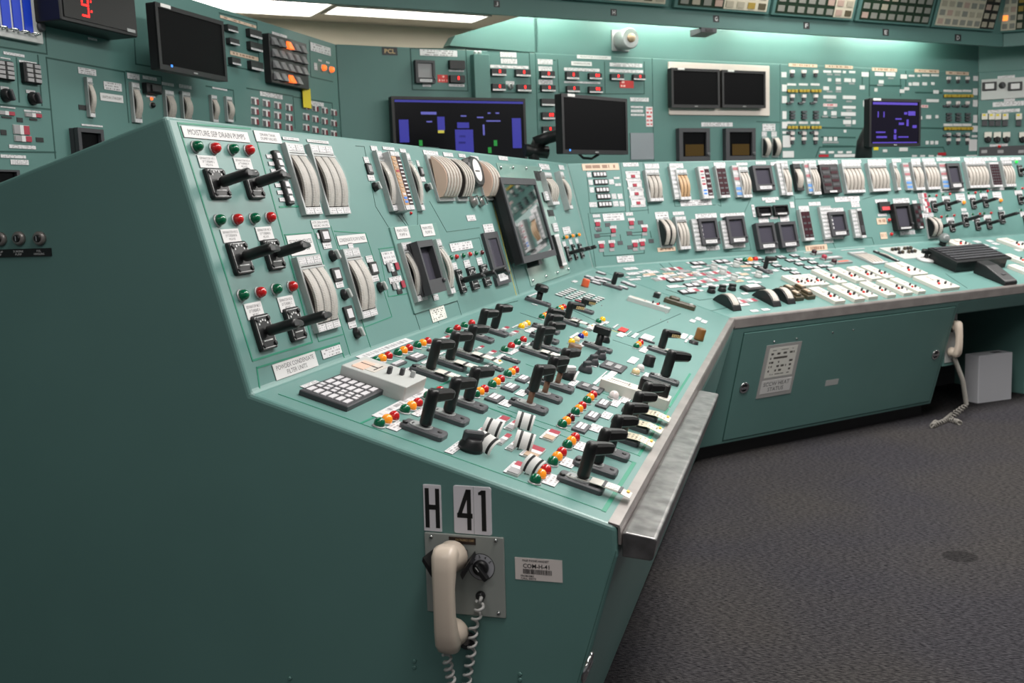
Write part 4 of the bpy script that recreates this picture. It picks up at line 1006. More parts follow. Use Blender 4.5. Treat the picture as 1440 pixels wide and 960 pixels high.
for x, y in ((840, 314.5), (862, 323.5), (845.5, 345), (860, 344), (887.5, 312.7), (906, 322), (892.7, 343.5), (902.7, 342)):
    plate(P, x-5, y-6, x+5, y-2, LABEL); plate(P, x-3.5, y-2, x+3.5, y+3.5, RED_L, name='status_lens', th=0.006); plate(P, x-3.5, y+5, x+4, y+9, TILE_G)
for x, y in ((854.6, 316), (842, 323), (839.6, 331.5), (872, 341.5), (900.6, 312.7), (885, 328), (886, 347.5), (915.6, 338.8)): plate(P, x-4, y-2.5, x+4, y+2.5, CHAR2)
LB = [mat('dusty_red', (164, 104, 110), 0.5), LABEL, mat('dusty_red', (164, 104, 110), 0.5), LABEL, mat('dusty_blue', (88, 138, 198), 0.5), mat('dusty_blue', (88, 138, 198), 0.5)]
W3 = [TICK]*3
for r, n, ms in (((907, 238, 935, 282), 3, None), ((950, 238, 974, 280), 3, [TICK_TAN]*3), ((1038, 234, 1060, 277), 3, None), ((1098, 229, 1117, 274), 2, None), ((1137, 229, 1157, 273), 3, None), ((1183.5, 229, 1219, 270), 5, None), ((1220, 228.5, 1254.5, 268), 5, None),
                 ((1255, 228, 1269, 267), 2, None), ((1281, 227, 1303, 266.5), 2, None), ((1298, 227, 1325, 265.6), 4, None), ((1357, 226.5, 1394, 263), 6, None), ((1408, 225.5, 1431, 261.7), 4, None), ((949, 304, 973.5, 349.6), 3, None)):
    meter(P, *r, n, 0.028, mats=ms, cover=False, bulge=0.008)
for r, n in (((941, 233, 950.5, 280), 7), ((1029, 232.5, 1039, 277), 6), ((1091.5, 229, 1099, 274), 7), ((1130, 229, 1138, 272), 6), ((1269, 229, 1277, 267), 6), ((1320, 229, 1330, 265.6), 6), ((972, 308, 986, 352.5), 7), ((1013, 310, 1024, 349.5), 7), ((1152, 290, 1168, 336), 8), ((1196, 294, 1206, 334), 7), ((1187, 234, 1188.5, 262), 5)):
    lab_col(P, *r, n, LB if n == 6 else None)
for r in ((906, 230.4, 927, 237), (941, 230, 961, 236.5), (1003, 228.5, 1020, 233), (1035, 229, 1051, 232.5), (1062, 227, 1077, 231), (1083, 228, 1092, 233), (1091, 226.5, 1107, 229), (1114, 227, 1130, 230), (1131, 226, 1147, 229), (1149.6, 225.6, 1178, 231), (1182.8, 225, 1211, 229), (1219.5, 224.5, 1246, 228.5), (1253.6, 223.6, 1267, 228), (1280.5, 223.3, 1294, 227.5), (1296, 223, 1314, 227),
          (1316, 222, 1350, 226), (1355, 222, 1402, 226), (1406, 221.5, 1436, 225), (956, 282, 1001, 288), (1071, 278, 1095, 281), (1076, 281.5, 1090, 284.5), (920.4, 298.5, 940.6, 308), (945.5, 298, 962, 302), (977, 301, 1008, 306), (1012, 300.5, 1047, 304), (993, 346, 1012, 351), (1028, 342.5, 1048, 347.5), (1056, 288, 1063, 305), (1110, 284, 1117, 292), (1066, 306, 1081, 313), (1096, 303.5, 1110, 311), (1082, 305, 1094, 307.5),
          (1075, 351, 1091, 355), (1105, 348, 1120, 353), (1122.5, 290, 1137.5, 294.5), (1136.5, 284.4, 1154, 288.8), (1196, 283, 1209, 291), (1173, 277, 1209, 282.5), (1164, 293, 1186, 297), (1158, 337, 1172, 341), (1173, 332.5, 1186, 335.5), (1230, 280.5, 1248, 285), (1234, 300.5, 1247, 303.5), (1255, 279.5, 1279, 285), (1282, 282, 1289, 286), (1265, 325, 1287, 329), (1290, 271.5, 1304, 279), (1296, 300, 1313, 305.5), (1322, 266, 1356, 269), (1392, 263, 1412, 267)): plate(P, *r)
plate(P, 1131.7, 345.4, 1164, 352.7, LABEL_TAN); plate(P, 924, 348.5, 950, 352.5, LABEL_TAN)
DC = [None]*4
bargraph(P, 981, 234, 1004.6, 278.8, [(WHITE, [RED_L, TILE_G, RED_L, TILE_G, RED_L, LABEL, BLUE_P, BLUE_P]), (BROWN_RED, [None, TILE_G]*5)], 0.028)
bargraph(P, 1005.6, 233, 1027.7, 277.7, [(BROWN_RED, [None, CHAR2]*5), (BROWN_RED, [None, CHAR2]*5)], 0.028)
bargraph(P, 1124, 294, 1146, 337.5, [(BROWN_RED, [None, CHAR]*4), (BROWN_RED, [None, CHAR]*4)], 0.028)
bargraph(P, 1204, 293, 1219, 334, [(BLACK, [None, CHAR])], 0.028)
bargraph(P, 1390, 228, 1411, 262.6, [(BROWN_RED, [CHAR]*7)]*4, 0.028)
meter(P, 1115, 230, 1133, 267, 1, 0.028, housing=BLACK, cover=False, tags=False)
for r in ((1058, 232.5, 1091, 266.7), (1062.5, 313.5, 1095, 348.5), (1094, 312, 1125, 346), (982, 307, 1014, 342.5), (1021, 304, 1053, 340.5), (1165, 298, 1195, 330.5), (1331, 229.5, 1356, 264)):
    recorder(P, *r, 0.035, screen=SCREEN_SHEEN, low=0.24)
for r in ((1065, 290, 1087, 303), (1088, 288.5, 1110.5, 301.5)): recorder(P, *r, 0.02, screen=SCREEN, low=0.3, knob_=False, bw=0.06, body=BLACK)
def keybox(r, nx, ny, label_row=True):
    u, v, w, h = P.rect(*r, 0.03)
    t = obj('digital_panel', cached('digital_panel', (w, h), lambda b: b.rbox(0, 0, w, h, 0, 0.03, BLACK, 0.003, 0.001)), P.root, P.M(u, v))
    for i in range(nx):
        for j in range(ny): sub_plate(t, 'readout', (i-(nx-1)/2)*w*0.9/nx, (j-(ny-1)/2)*h*0.84/ny, w*0.74/nx, h*0.55/ny, 0.03, 0.032, BROWN_RED if (i+j) % 2 else CHAR)
    sub_plate(t, 'meter_tag', 0, -h*0.45, w*0.4, h*0.06, 0.03, 0.0325, LABEL1)
keybox((1152, 231, 1185, 270.5), 2, 6)
u, v, w, h = P.rect(1233, 285, 1250.6, 297.7); t = obj('alarm_lamp', cached('alarm_lamp', (w, h), lambda b: b.rbox(0, 0, w, h, 0, 0.02, BLACK, 0.002, 0.001)), P.root, P.M(u, v)); sub_plate(t, 'red_lens', 0, -h*0.2, w*0.7, h*0.36, 0.02, 0.022, mat('pink_red', (226, 80, 86), 0.3))
for r, l in (((1232, 307, 1247, 315), (1249.5, 309.5)), ((1237, 327, 1248, 335.5), (1252.5, 329.5))): plate(P, *r, LABEL_TAN); lamp(P, *l, L_RED, 0.011)
recorder(P, 1256, 286, 1286, 321.5, 0.04, screen=SCREEN_SHEEN, body=BLACK, low=0.12); keybox((1284, 286, 1301, 321), 2, 5)
for x, y in ((1297, 275), (1298, 283), (1301, 287), (1299, 293), (1303, 296)): u, v, w, h = P.rect(x-6, y-3, x+6, y+3); module_uv(P, u, v, w, h, lab=False)
def dark_arc(P, x0, y0, x1, y1, d=0.05, n=2): return arc_meter(P, x0, y0, x1, y1, n, d, BLACK)
dark_arc(P, 922, 308, 946, 348); dark_arc(P, 1299, 305.5, 1319, 335)
for x, y in ((1311, 285), (1330, 283), (1366, 281), (1383, 279), (1318, 315), (1336, 313), (1372, 311), (1388, 309.5), (1432, 275), (1440, 305)):
    lamps(P, (x-5, y-9.5), (x+5, y-10), GR, 0.0085); plate(P, x-6, y-7, x+6, y-1)
    switch_uv(P, *P.uv(x+2, y+5), kind='board', w=0.05, h=0.075, L=0.085, s=0.85, ang=0)
for x, y, m in ((1354, 285, L_ORANGE), (1406, 282, L_ORANGE)): lamp(P, x, y, m, 0.013)
for r in ((1343, 272.5, 1357.5, 282), (1395, 270, 1409, 279.5), (1351, 293, 1359, 297), (1352, 299, 1362, 304), (1403, 291, 1410, 295), (1404, 297, 1413, 301)): plate(P, *r)
for x, y in ((1357, 310), (1408, 306)): switch_uv(P, *P.uv(x, y), kind='board', w=0.055, h=0.085, L=0.12, s=0.85, ang=0)
lamp(P, 1428, 228, lens('lens_green_lit', (30, 200, 70), 1.0), 0.011); switch_uv(P, *P.uv(1434, 240), kind='board', w=0.05, h=0.08, L=0.08, s=0.8, ang=0)
for pts in ([(1006, 235), (1014, 290), (1010, 288)], [(1060, 270), (1046, 300)], [(1098, 275), (1117, 276), (1124, 335)], [(1118, 280), (1158, 278)], [(1132, 340), (1170, 338), (1175, 350)], [(1020, 354), (1056, 352), (1052, 330)], [(1213, 280), (1255, 268)], [(1330, 268), (1400, 266)], [(1200, 335), (1226, 334), (1229, 343)], [(1262, 323), (1265, 333), (1300, 331)]): stripe(P, pts, LINE_DARK, 0.0028, 'score_line')
# ------------------------------------------------------------------ far console: bench
P = d2
for r in ((1138, 404, 1188, 422), (1165.5, 401.5, 1215.5, 419), (1184.5, 398.5, 1234, 416), (1210, 396, 1259.5, 413.5), (1233.5, 393.5, 1283, 410.5), (1252, 391, 1301.5, 408.5), (1287, 388, 1347.5, 403),
          (1142, 378.5, 1190.5, 396), (1168.5, 376.5, 1216, 393), (1192, 375, 1239, 390.5), (1211.5, 373.5, 1257.5, 389), (1247, 369.5, 1303, 384), (1403, 335, 1452, 348), (1411, 357, 1455, 370), (1418, 372, 1470, 388), (1330, 337, 1370, 345)):
    u, v, w, h = P.rect(*r, 0.02); station_uv(P, u, v, w*1.3, h, 0.02)
a, b_ = P.uv(1097, 387, 0.02), P.uv(1167, 398, 0.02)
for k in range(3): station_uv(P, a[0]+(b_[0]-a[0])*(0.18+k*0.32), (a[1]+b_[1])/2-k*0.005, (b_[0]-a[0])*0.31, abs(b_[1]-a[1])*0.95, 0.02)
for (x, y), m in (((1144, 358), BROWN_RED), ((1158, 365), RED_L), ((1172, 371), BROWN_RED)):
    u, v = P.uv(x, y); t = obj('slide_control', cached('slide_control', (1,), lambda b: b.rbox(0.06, 0, 0.16, 0.03, 0, 0.012, GREY, 0.003, 0.001)), P.root, P.M(u, v))
    obj('slide_knob', cached('slide_knob', (m.name,), lambda b: b.lathe(0, 0, [(0.016, 0), (0.016, 0.025), (0.011, 0.03)], m, 12)), t)
    sub_plate(t, 'slide_strip', 0.075, 0, 0.08, 0.014, 0.012, 0.014, mat('salmon_strip', (222, 110, 92), 0.5) if x > 1165 else LABEL1)
    plate(P, x-14, y-2.5, x+6, y-3.5, LABEL1)
meter(P, 1192, 354, 1250, 368, 5, 0.012, cover=False, bulge=0.004); meter(P, 1228, 351.5, 1265.5, 365.5, 1, 0.012, cover=False, bulge=0.004, housing=CHAR)
plate(P, 1182, 352, 1216, 350, LABEL1)
u0, v0 = P.uv(1236, 349.5); u1, v1 = P.uv(1313, 361); w, h = u1-u0, v0-v1
t = obj('sub_panel', cached('sub_panel', (w, h), lambda b: b.rbox(0, 0, w, h, 0, 0.005, GREY_L, 0.003, 0.001)), P.root, P.M((u0+u1)/2, (v0+v1)/2))
for i in range(7):
    for j in range(2):
        if (i+j) % 4 == 3: continue
        obj('mini_knob', cached('mini_knob', ((i+j) % 2,), lambda b: b.lathe(0, 0, [(0.011, 0), (0.011, 0.014), (0.007, 0.018)], (OLIVE, BLACK)[(i+j) % 2], 10)), t, T((i-3)*w*0.105, h*(0.2-0.28*j), 0.005))
u, v = P.uv(1325, 345); t = obj('dome_lamp', cached('dome_lamp', (1,), lambda b: b.lathe(0, 0, [(0.022, 0), (0.022, 0.03)], BLACK, 14)), P.root, P.M(u, v)); obj('lens', cached('lens', ('dome',), lambda b: b.lathe(0, 0, [(0.034, 0.03), (0.036, 0.05), (0.026, 0.072), (0.008, 0.08)], mat('smoke_lens', (120, 124, 124), 0.15), 14)), t)
u, v = P.uv(1301, 366); t = obj('joystick', cached('joystick', (1,), lambda b: b.lathe(0, 0, [(0.055, 0), (0.055, 0.012), (0.045, 0.018)], WHITE, 18)), P.root, P.M(u, v))
obj('stick', cached('stick', (1,), lambda b: (b.lathe(0, 0, [(0.014, 0.012), (0.012, 0.05)], BLACK, 12), b.rbox(0, 0, 0.028, 0.075, 0.045, 0.07, BLACK, 0.01, 0.005))), t, T(0, 0, 0, 1.2))
# black arc meters near the corner, black blocks
def flat_arc(x0, y0, x1, y1):
    a, b_ = P.uv(x0, y0), P.uv(x1, y1); u, v, L = (a[0]+b_[0])/2, (a[1]+b_[1])/2, abs(b_[1]-a[1])
    t = obj('arc_meter', None, P.root, P.M(u, v)); t.empty_display_size = 0.02
    def core(b):
        k = 12; pts = [(L*0.5-L*i/k, 0.004+0.05*math.sin(math.pi*i/k)**0.8) for i in range(k+1)]+[(-L/2, 0), (L/2, 0)]
        b.loops([[(-0.026, y, z) for y, z in pts], [(0.026, y, z) for y, z in pts]], BLACK)
    obj('meter_core', cached('meter_core', ('flat', L), core), t)
    def st(b):
        k = 10; top = [(L*0.30-L*0.7*i/k, 0.0075+0.05*math.sin(math.pi*(0.2+0.7*i/k))**0.8) for i in range(k+1)]; pts = top+[(y, z-0.006) for y, z in top[::-1]]
        b.loops([[(-0.018, y, z) for y, z in pts], [(0.018, y, z) for y, z in pts]], TICK)
    obj('scale', cached('scale', ('flat', L), st), t)
for r in ((1005, 421, 1040, 437), (1060, 415, 1096, 431), (1083, 412.5, 1115, 427.5)): flat_arc(*r)
u, v = P.uv(1058, 407); key_uv(P, u, v, 0.13, 0.06, WHITE, (1, 1), 'key_row', 0.018)
for x, y in ((1108, 411), (1124, 409.5), (1117, 419), (1133, 417)):
    u, v = P.uv(x, y); t = obj('cam_switch', cached('cam_switch', ('s',), lambda b: (b.rbox(0, 0, 0.06, 0.085, 0, 0.022, OLIVE, 0.008, 0.004), b.rbox(0, 0, 0.035, 0.06, 0.02, 0.034, OLIVE, 0.008, 0.004))), P.root, P.M(u, v)); sub_plate(t, 'key_cap', 0, 0.0, 0.02, 0.035, 0.034, 0.037, LABEL_TAN)
for x, y in ((1000, 411), (1015, 409), (1029, 407.5)): knob(P, x, y, r=0.022, cap=BLACK, ang=60)
switch(P, 1075, 381, L=0.085, s=1.0, ang=-20)
lamps(P, (1047, 368), (1062, 366.5), GOR, 0.015)
rnd = random.Random(3)
K5 = 4.8
for X, Y, w, h in ((225,182,110,20),(240,215,100,20),(375,205,90,20),(445,235,100,30),(205,240,40,12),(280,238,40,12),(515,302,100,22),(725,303,60,14),(795,297,70,16),(870,290,60,14),(965,240,70,14),(850,172,70,14),(920,163,60,14),(745,182,60,14),(800,135,70,20),
                   (625,142,60,14),(995,350,60,14),(862,372,60,14),(912,368,40,14),(1060,467,70,18),(1135,458,70,18),(1010,190,60,12),(560,215,60,14),(600,255,50,14),(665,205,60,14),(705,215,50,12),(560,265,44,12),(650,290,50,14),(735,250,50,14),(830,255,60,14),(885,262,50,12),(870,200,44,12),(1170,215,40,12),(1080,275,60,12),(335,195,60,12),(330,232,60,12),(950,210,50,12)):
    x, y = 840+X/K5, 340+Y/K5; dx, dy = w/K5/2, h/K5/2
    plate(P, x-dx, y-dy*0.4, x+dx, y+dy*0.4)
for X, Y in ((640, 332), (600, 230), (530, 185), (480, 190), (690, 225), (770, 215), (770, 265), (690, 275), (860, 215), (420, 255), (960, 410), (1030, 400)):
    x, y = 840+X/K5, 340+Y/K5; u, v = P.uv(x, y); module_uv(P, u, v, 0.075, 0.036)
for X, Y in ((300, 205), (350, 222), (470, 250), (505, 225), (550, 240), (590, 200), (630, 250), (640, 215), (700, 190), (715, 260), (760, 235), (790, 250), (820, 200), (845, 240), (760, 290), (900, 230), (955, 265), (990, 220), (1015, 245), (1040, 270), (1075, 210),
             (1120, 235), (560, 190), (670, 170), (760, 160), (820, 165), (890, 145), (960, 145), (1000, 165), (590, 300), (640, 312), (690, 330), (890, 400), (940, 385), (990, 425), (1060, 395), (1000, 400), (480, 215), (520, 245), (250, 255)):
    x, y = 840+X/K5, 340+Y/K5; u, v = P.uv(x, y); plate_uv(P, u, v, rnd.choice((0.04, 0.055, 0.07)), rnd.choice((0.02, 0.028)), rnd.choice((LABEL, LABEL, LABEL, TILE_G, LABEL_TAN)))
for X, Y in ((785, 188), (920, 258), (1085, 238), (935, 168), (845, 215)):
    u, v = P.uv(840+X/K5, 340+Y/K5); knob_uv(P, u, v, 0.022, 30, GREY_L, GREY_L)
for X, Y in ((680, 148), (840, 135), (640, 295), (605, 340), (520, 262)):
    u, v = P.uv(840+X/K5, 340+Y/K5); key_uv(P, u, v, 0.09, 0.05, TILE_W, (2, 1), 'key_row', 0.006)
for (x0, y0), n in (((1040, 366), 4), ((1066, 364), 7), ((1098, 362), 6), ((1117, 360), 8)):
    u, v = P.uv(x0, y0)
    for k in range(n):
        key_uv(P, u+0.012*k, v-0.062*k, 0.052, 0.044, TILE_W, (2, 1), 'key_row', 0.006)
        if k % 2: plate_uv(P, u+0.06+0.012*k, v-0.062*k, 0.036, 0.03, LABEL if k % 4 else mat('orange_label', (226, 150, 90), 0.5))
for x, y in ((1352, 341), (1362, 345), (1374, 340), (1385, 345), (1392, 339), (1400, 343), (1380, 350), (1425, 345), (1432, 352), (1345, 348), (1407, 372), (1398, 349), (1437, 341)): plate(P, x-7, y-1, x+7, y+1)
for pts in ([(927, 357), (925, 368), (941, 384)], [(935, 356), (937, 366), (952, 381)], [(937, 407), (984, 422), (1030, 416)], [(968, 360), (985, 378)], [(860, 390), (1000, 380)], [(1000, 437), (1025, 432), (1110, 400)], [(1330, 385), (1360, 405)]): stripe(P, pts, LINE_DARK, 0.004, 'mimic_line')
# ------------------------------------------------------------------ far console: front door and latches
P = f2
a, b_ = P.uv(1046, 469.5), P.uv(1307.5, 563.7); u, v, w, h = (a[0]+b_[0])/2, (a[1]+b_[1])/2, b_[0]-a[0], a[1]-b_[1]
b2u = P.uv(1017, 618); c2u = P.uv(1342, 430)
u0, u1 = (a[0]+b2u[0])/2, (b_[0]+c2u[0])/2; v1, v0 = (a[1]+c2u[1])/2, (b2u[1]+b_[1])/2
door = obj('access_door', cached('access_door', (1,), lambda b: b.rbox(0, 0, u1-u0, v1-v0, 0, 0.004, TEAL, 0.004, 0.0015)), con2, P.M((u0+u1)/2, (v0+v1)/2))
def seam(b):
    W, H, s = u1-u0, v1-v0, 0.005
    for x0, x1, y0, y1 in ((-W/2-s, W/2+s, H/2, H/2+s), (-W/2-s, W/2+s, -H/2-s, -H/2), (-W/2-s, -W/2, -H/2, H/2), (W/2, W/2+s, -H/2, H/2)): b.box(x0, x1, y0, y1, 0, 0.0012, LINE_DARK)
obj('door_seam', mesh_of('door_seam', seam), door)
for x, y in ((1045.5, 544.5), (1314.5, 498)):
    uu, vv = P.uv(x, y)
    def lt(b):
        b.lathe(0, 0, [(0.030, 0.003), (0.030, 0.007), (0.026, 0.009), (0.023, 0.006)], CHROME, 20); b.lathe(0, 0, [(0.023, 0.004), (0.020, 0.0065)], BLACK, 16)
        b.rbox(0, 0, 0.046, 0.016, 0.005, 0.011, CHROME, 0.004, 0.002)
    obj('door_latch', cached('door_latch', (1,), lt), door, T(uu-(u0+u1)/2, vv-(v0+v1)/2, 0.001))
uu, vv, w, h = P.rect(1161, 534.5, 1177, 539.5); sub_plate(door, 'label_tape', uu-(u0+u1)/2, vv-(v0+v1)/2, w, h, 0.004, 0.0046, GREY_L)
for x, y in ((1170, 467), (1199, 463)): uu, vv = P.uv(x, y); obj('screw', cached('screw', ('s',), lambda b: b.lathe(0, 0, [(0.005, 0), (0.004, 0.003)], CHROME, 8)), door, T(uu-(u0+u1)/2, vv-(v0+v1)/2, 0.004))
# document sleeve taped to the door
uv = [P.uv(*p) for p in ((1079, 484.8), (1128, 479), (1109.4, 552.5), (1060.5, 559.6))]
uc = sum(q[0] for q in uv)/4; vc = sum(q[1] for q in uv)/4; w = (abs(uv[1][0]-uv[0][0])+abs(uv[2][0]-uv[3][0]))/2; h = (uv[0][1]-uv[3][1]+uv[1][1]-uv[2][1])/2
t = thing('document_sleeve', 'plastic document sleeve with printed status sheet on the far console door', 'document', M=P.world(uc, vc, 0.0045))
sub_plate(t, 'sheet', 0, 0, w, h, 0, 0.002, mat('sheet_grey', (176, 174, 172), 0.6)); sub_plate(t, 'printed_area', 0, h*0.16, w*0.8, h*0.56, 0.002, 0.0025, TAGP)
s_ = sub_plate(t, 'caption_label', 0, -h*0.3, w*0.86, h*0.25, 0.002, 0.003, PAPER); text('SCCW HEAT\nSTATUS', s_, T(0, 0, 1.05), 0.86, 0.7, INK)
for k in (-1, 1): obj('screw', cached('screw', ('d',), lambda b: b.lathe(0, 0, [(0.006, 0), (0.004, 0.004)], CHROME, 8)), t, T(k*w*0.32, h*0.56, 0))
# ------------------------------------------------------------------ near console: end panel fittings
P = e1
P.V = Z; 
for x, y in ((2, 336), (28, 335), (57, 335)):
    u, v = P.uv(x, y)
    t = obj('key_lock', cached('key_lock', (1,), lambda b: (b.lathe(0, 0, [(0.0145, 0), (0.0145, 0.006), (0.0125, 0.009), (0.009, 0.009)], STEEL, 18), b.lathe(0, 0, [(0.008, 0.008), (0.007, 0.012)], BLACK, 14))), con1, P.M(u, v))
    obj('key_plug', cached('key_plug', (1,), lambda b: b.box(-0.001, 0.001, -0.005, 0.005, 0.011, 0.0128, CHROME)), t)
t = plate(P, -30, 351.5, 73.5, 359.8, BLACK, name='lock_label', th=0.003)
for k, s in enumerate(('BACKUP\nPUMP', 'TURBINE\nPUMP', 'FUEL\nHANDLING')): text(s, t, T(-0.22+0.28*k, 0, 1.05), 0.14, 0.62, WHITE_INK)
for x, y in ((583, 929), (583, 937.5), (731.5, 947), (731.5, 955), (408, 953), (656, 939), (656, 947)):
    u, v = P.uv(x, y); obj('bolt', cached('bolt', (1,), lambda b: b.lathe(0, 0, [(0.0042, 0), (0.0042, 0.002), (0.0028, 0.0035)], TEAL, 8)), con1, P.M(u, v))
u, v = P.uv(657, 899); t = obj('key_lock', cached('key_lock', (2,), lambda b: b.lathe(0, 0, [(0.018, 0), (0.018, 0.006), (0.013, 0.009), (0.012, 0.006)], CHAR, 18)), con1, P.M(u, v)); obj('key_plug', cached('key_plug', (2,), lambda b: b.lathe(0, 0, [(0.0085, 0.005), (0.007, 0.011)], STEEL, 12)), t)
f1 = Panel(con1, (-0.172, 0, 0.075), D1, vnorm(0.172, 0.593, X1))
u, v = f1.uv(823, 937)
def fl1(b): b.lathe(0, 0, [(0.030, 0), (0.030, 0.006), (0.025, 0.008), (0.022, 0.003)], CHROME, 20); b.rbox(0, 0, 0.046, 0.014, 0.003, 0.010, CHROME, 0.004, 0.002)
obj('door_latch', cached('door_latch', ('n',), fl1), con1, f1.M(u, v))
stripe(f1, [(866, 775), (812, 958)], LINE_DARK, 0.003, 'door_seam')
# door / end panel signs
def sign(px0, px1, txt, label, wtext, ang):
    a, b_ = P.uv(*px0), P.uv(*px1); w, h = b_[0]-a[0], a[1]-b_[1]
    t = thing('sign', label, 'sign', M=P.world((a[0]+b_[0])/2, (a[1]+b_[1])/2, 0.0005, ang))
    obj('sign_plate', cached('sign_plate', (w, h), lambda b: b.rbox(0, 0, w, h, 0, 0.0018, mat('sign_white', (232, 228, 234), 0.4), 0.004 if len(txt) > 1 else 0.001, 0.0003)), t)
    return t, w, h
t, w, h = sign((594.5, 680.5), (622.8, 747), 'H', 'white sign with a black letter H above the page phone', 0.6, math.radians(-1.2))
def letH(b):
    for s in (-1, 1): b.box(s*w*0.29-w*0.115, s*w*0.29+w*0.115, -h*0.425, h*0.425, 0.0018, 0.0022, INK)
    b.box(-w*0.2, w*0.2, -h*0.03, h*0.075, 0.0018, 0.0022, INK)
obj('lettering', mesh_of('lettering', letH), t)
t, w, h = sign((637, 682), (693, 752), '41', 'white sign with black number 41 above the page phone', 0.6, math.radians(-1.2))
def let41(b):
    W, H = w, h
    b.box(-W*0.145, -W*0.035, -H*0.42, H*0.43, 0.0018, 0.0022, INK)
    b.box(-W*0.41, W*0.0, -H*0.17, -H*0.07, 0.0018, 0.0022, INK)
    b.add([(-W*0.41, -H*0.12, 0.0022), (-W*0.30, -H*0.12, 0.0022), (-W*0.045, H*0.43, 0.0022), (-W*0.165, H*0.43, 0.0022)], [(0, 1, 2, 3)], INK)
    b.box(W*0.24, W*0.36, -H*0.42, H*0.43, 0.0018, 0.0022, INK)
    b.add([(W*0.16, H*0.33, 0.0022), (W*0.25, H*0.33, 0.0022), (W*0.34, H*0.43, 0.0022), (W*0.25, H*0.43, 0.0022), (W*0.16, H*0.38, 0.0022)], [(0, 1, 2, 3, 4)], INK)
obj('lettering', mesh_of('lettering', let41), t)
obj('sign_seam', cached('sign_seam', (w, h), lambda b: b.box(W_ := w*0.03, W_+0.0008, -h*0.5, h*0.5, 0.0017, 0.00195, GREY)), t)
# barcode label
a, b_ = P.uv(724, 783), P.uv(791.5, 818.5); w, h = b_[0]-a[0], a[1]-b_[1]
t = thing('barcode_label', 'small white barcode label reading COM-H-41 right of the page phone', 'label', M=P.world((a[0]+b_[0])/2, (a[1]+b_[1])/2, 0.0005, math.radians(-0.6)))
sub_plate(t, 'label_sheet', 0, 0, w, h, 0, 0.0006, mat('label_cream', (232, 222, 218), 0.5))
text('PAGE PHONE HANDSET', t, T(-w*0.06, h*0.38, 0.0008), w*0.56, h*0.10, INK, 0.02); text('COM-H-41', t, T(-w*0.05, h*0.14, 0.0008), w*0.56, h*0.20, INK, 0.02)
text('PROBLEMS?', t, T(-w*0.24, -h*0.32, 0.0008), w*0.28, h*0.09, INK, 0.02); text('CALL 60073', t, T(-w*0.22, -h*0.43, 0.0008), w*0.32, h*0.09, INK, 0.02)
def bars(b):
    x = -w*0.33; r = random.Random(5)
    while x < w*0.27:
        bw = r.choice((0.0006, 0.001, 0.0016)); b.box(x, x+bw, -h*0.22, h*0.0, 0.0006, 0.0009, INK); x += bw+r.choice((0.0005, 0.0009))
obj('barcode', mesh_of('barcode', bars), t)
# ------------------------------------------------------------------ page phone
def handset_mesh(b, S=1.0):
    rings = []; n = 12
    for y, hw, z0, z1 in ((0.098, 0.012, 0.040, 0.056), (0.094, 0.020, 0.034, 0.066), (0.080, 0.0235, 0.030, 0.075), (0.055, 0.0215, 0.044, 0.078), (0.02, 0.0195, 0.053, 0.080), (-0.03, 0.0195, 0.053, 0.080), (-0.062, 0.021, 0.046, 0.078), (-0.088, 0.0225, 0.034, 0.074), (-0.104, 0.019, 0.032, 0.064), (-0.110, 0.010, 0.036, 0.054)):
        r = min(hw, (z1-z0)/2)*0.55; ring = []
        for sx, sz, a0 in ((1, -1, -90), (1, 1, 0), (-1, 1, 90), (-1, -1, 180)):
            cx, cz = sx*(hw-r), ((z1-r) if sz > 0 else (z0+r))
            for k in range(3):
                a = math.radians(a0+45*k); ring.append(((cx+r*math.cos(a))*S, y*S, (cz+r*math.sin(a))*S))
        rings.append(ring)
    b.loops(rings, CREAM, smooth=True)
def cup(b, y, r, z0, z1):
    n = 18; prof = [(r*0.86, z0), (r, z0+0.006), (r, z0+0.014), (r*0.9, z0+0.024), (r*0.62, z1)]
    b.loops([[(rr*math.cos(2*math.pi*i/n), y+rr*math.sin(2*math.pi*i/n), z) for i in range(n)] for rr, z in prof], CREAM, smooth=True)
def coil(b, path, R, r, turns, m, n=6, per=12):
    pts = [Vector(p) for p in path]; cum = [0]
    for p, q in zip(pts, pts[1:]): cum.append(cum[-1]+(q-p).length)
    out = []; N = int(turns*per)
    for i in range(N+1):
        s = cum[-1]*i/N; k = max(j for j in range(len(cum)-1) if cum[j] <= s+1e-9); f = (s-cum[k])/(cum[k+1]-cum[k])
        c = pts[k].lerp(pts[k+1], f); t_ = (pts[k+1]-pts[k]).normalized(); a1 = t_.cross(Vector((0, 0, 1))).normalized(); a2 = t_.cross(a1)
        an = 2*math.pi*turns*i/N; out.append(c+a1*R*math.cos(an)+a2*R*math.sin(an))
    b.tube(out, r, m, n)
PW = 0.157
u, v = P.uv(597, 748)
ph = thing('page_phone', 'cream page phone handset on a grey wall plate on the near console end', 'telephone', M=P.world(u+PW/2, v-PW/2, 0.0005, math.radians(-0.7)))
obj('wall_plate', mesh_of('wall_plate', lambda b: b.rbox(0, 0, PW, PW, 0, 0.004, mat('plate_grey', (156, 160, 156), 0.4), 0.002, 0.001)), ph)
inv_ph = ph.matrix_basis.inverted()
def loc(px, py, d): return inv_ph @ P.world(*P.uv(px, py, d), d).translation
for x, y in ((606, 754.5), (697, 760), (701, 862)):
    q = loc(x, y, 0.005); obj('plate_screw', cached('plate_screw', (1,), lambda b: b.lathe(0, 0, [(0.0042, 0), (0.0036, 0.002), (0.0015, 0.0032)], CHROME, 10)), ph, T(q.x, q.y, 0.004))
q = loc(650, 760, 0.005); s_ = sub_plate(ph, 'maker_plate', q.x, q.y, 0.053, 0.013, 0.004, 0.005, mat('maker_bronze', (62, 50, 46), 0.35, 0.4)); text('GAI-TRONICS CORP.', s_, T(0.1, 0.1, 1.1), 0.7, 0.3, ORANGE_INK)
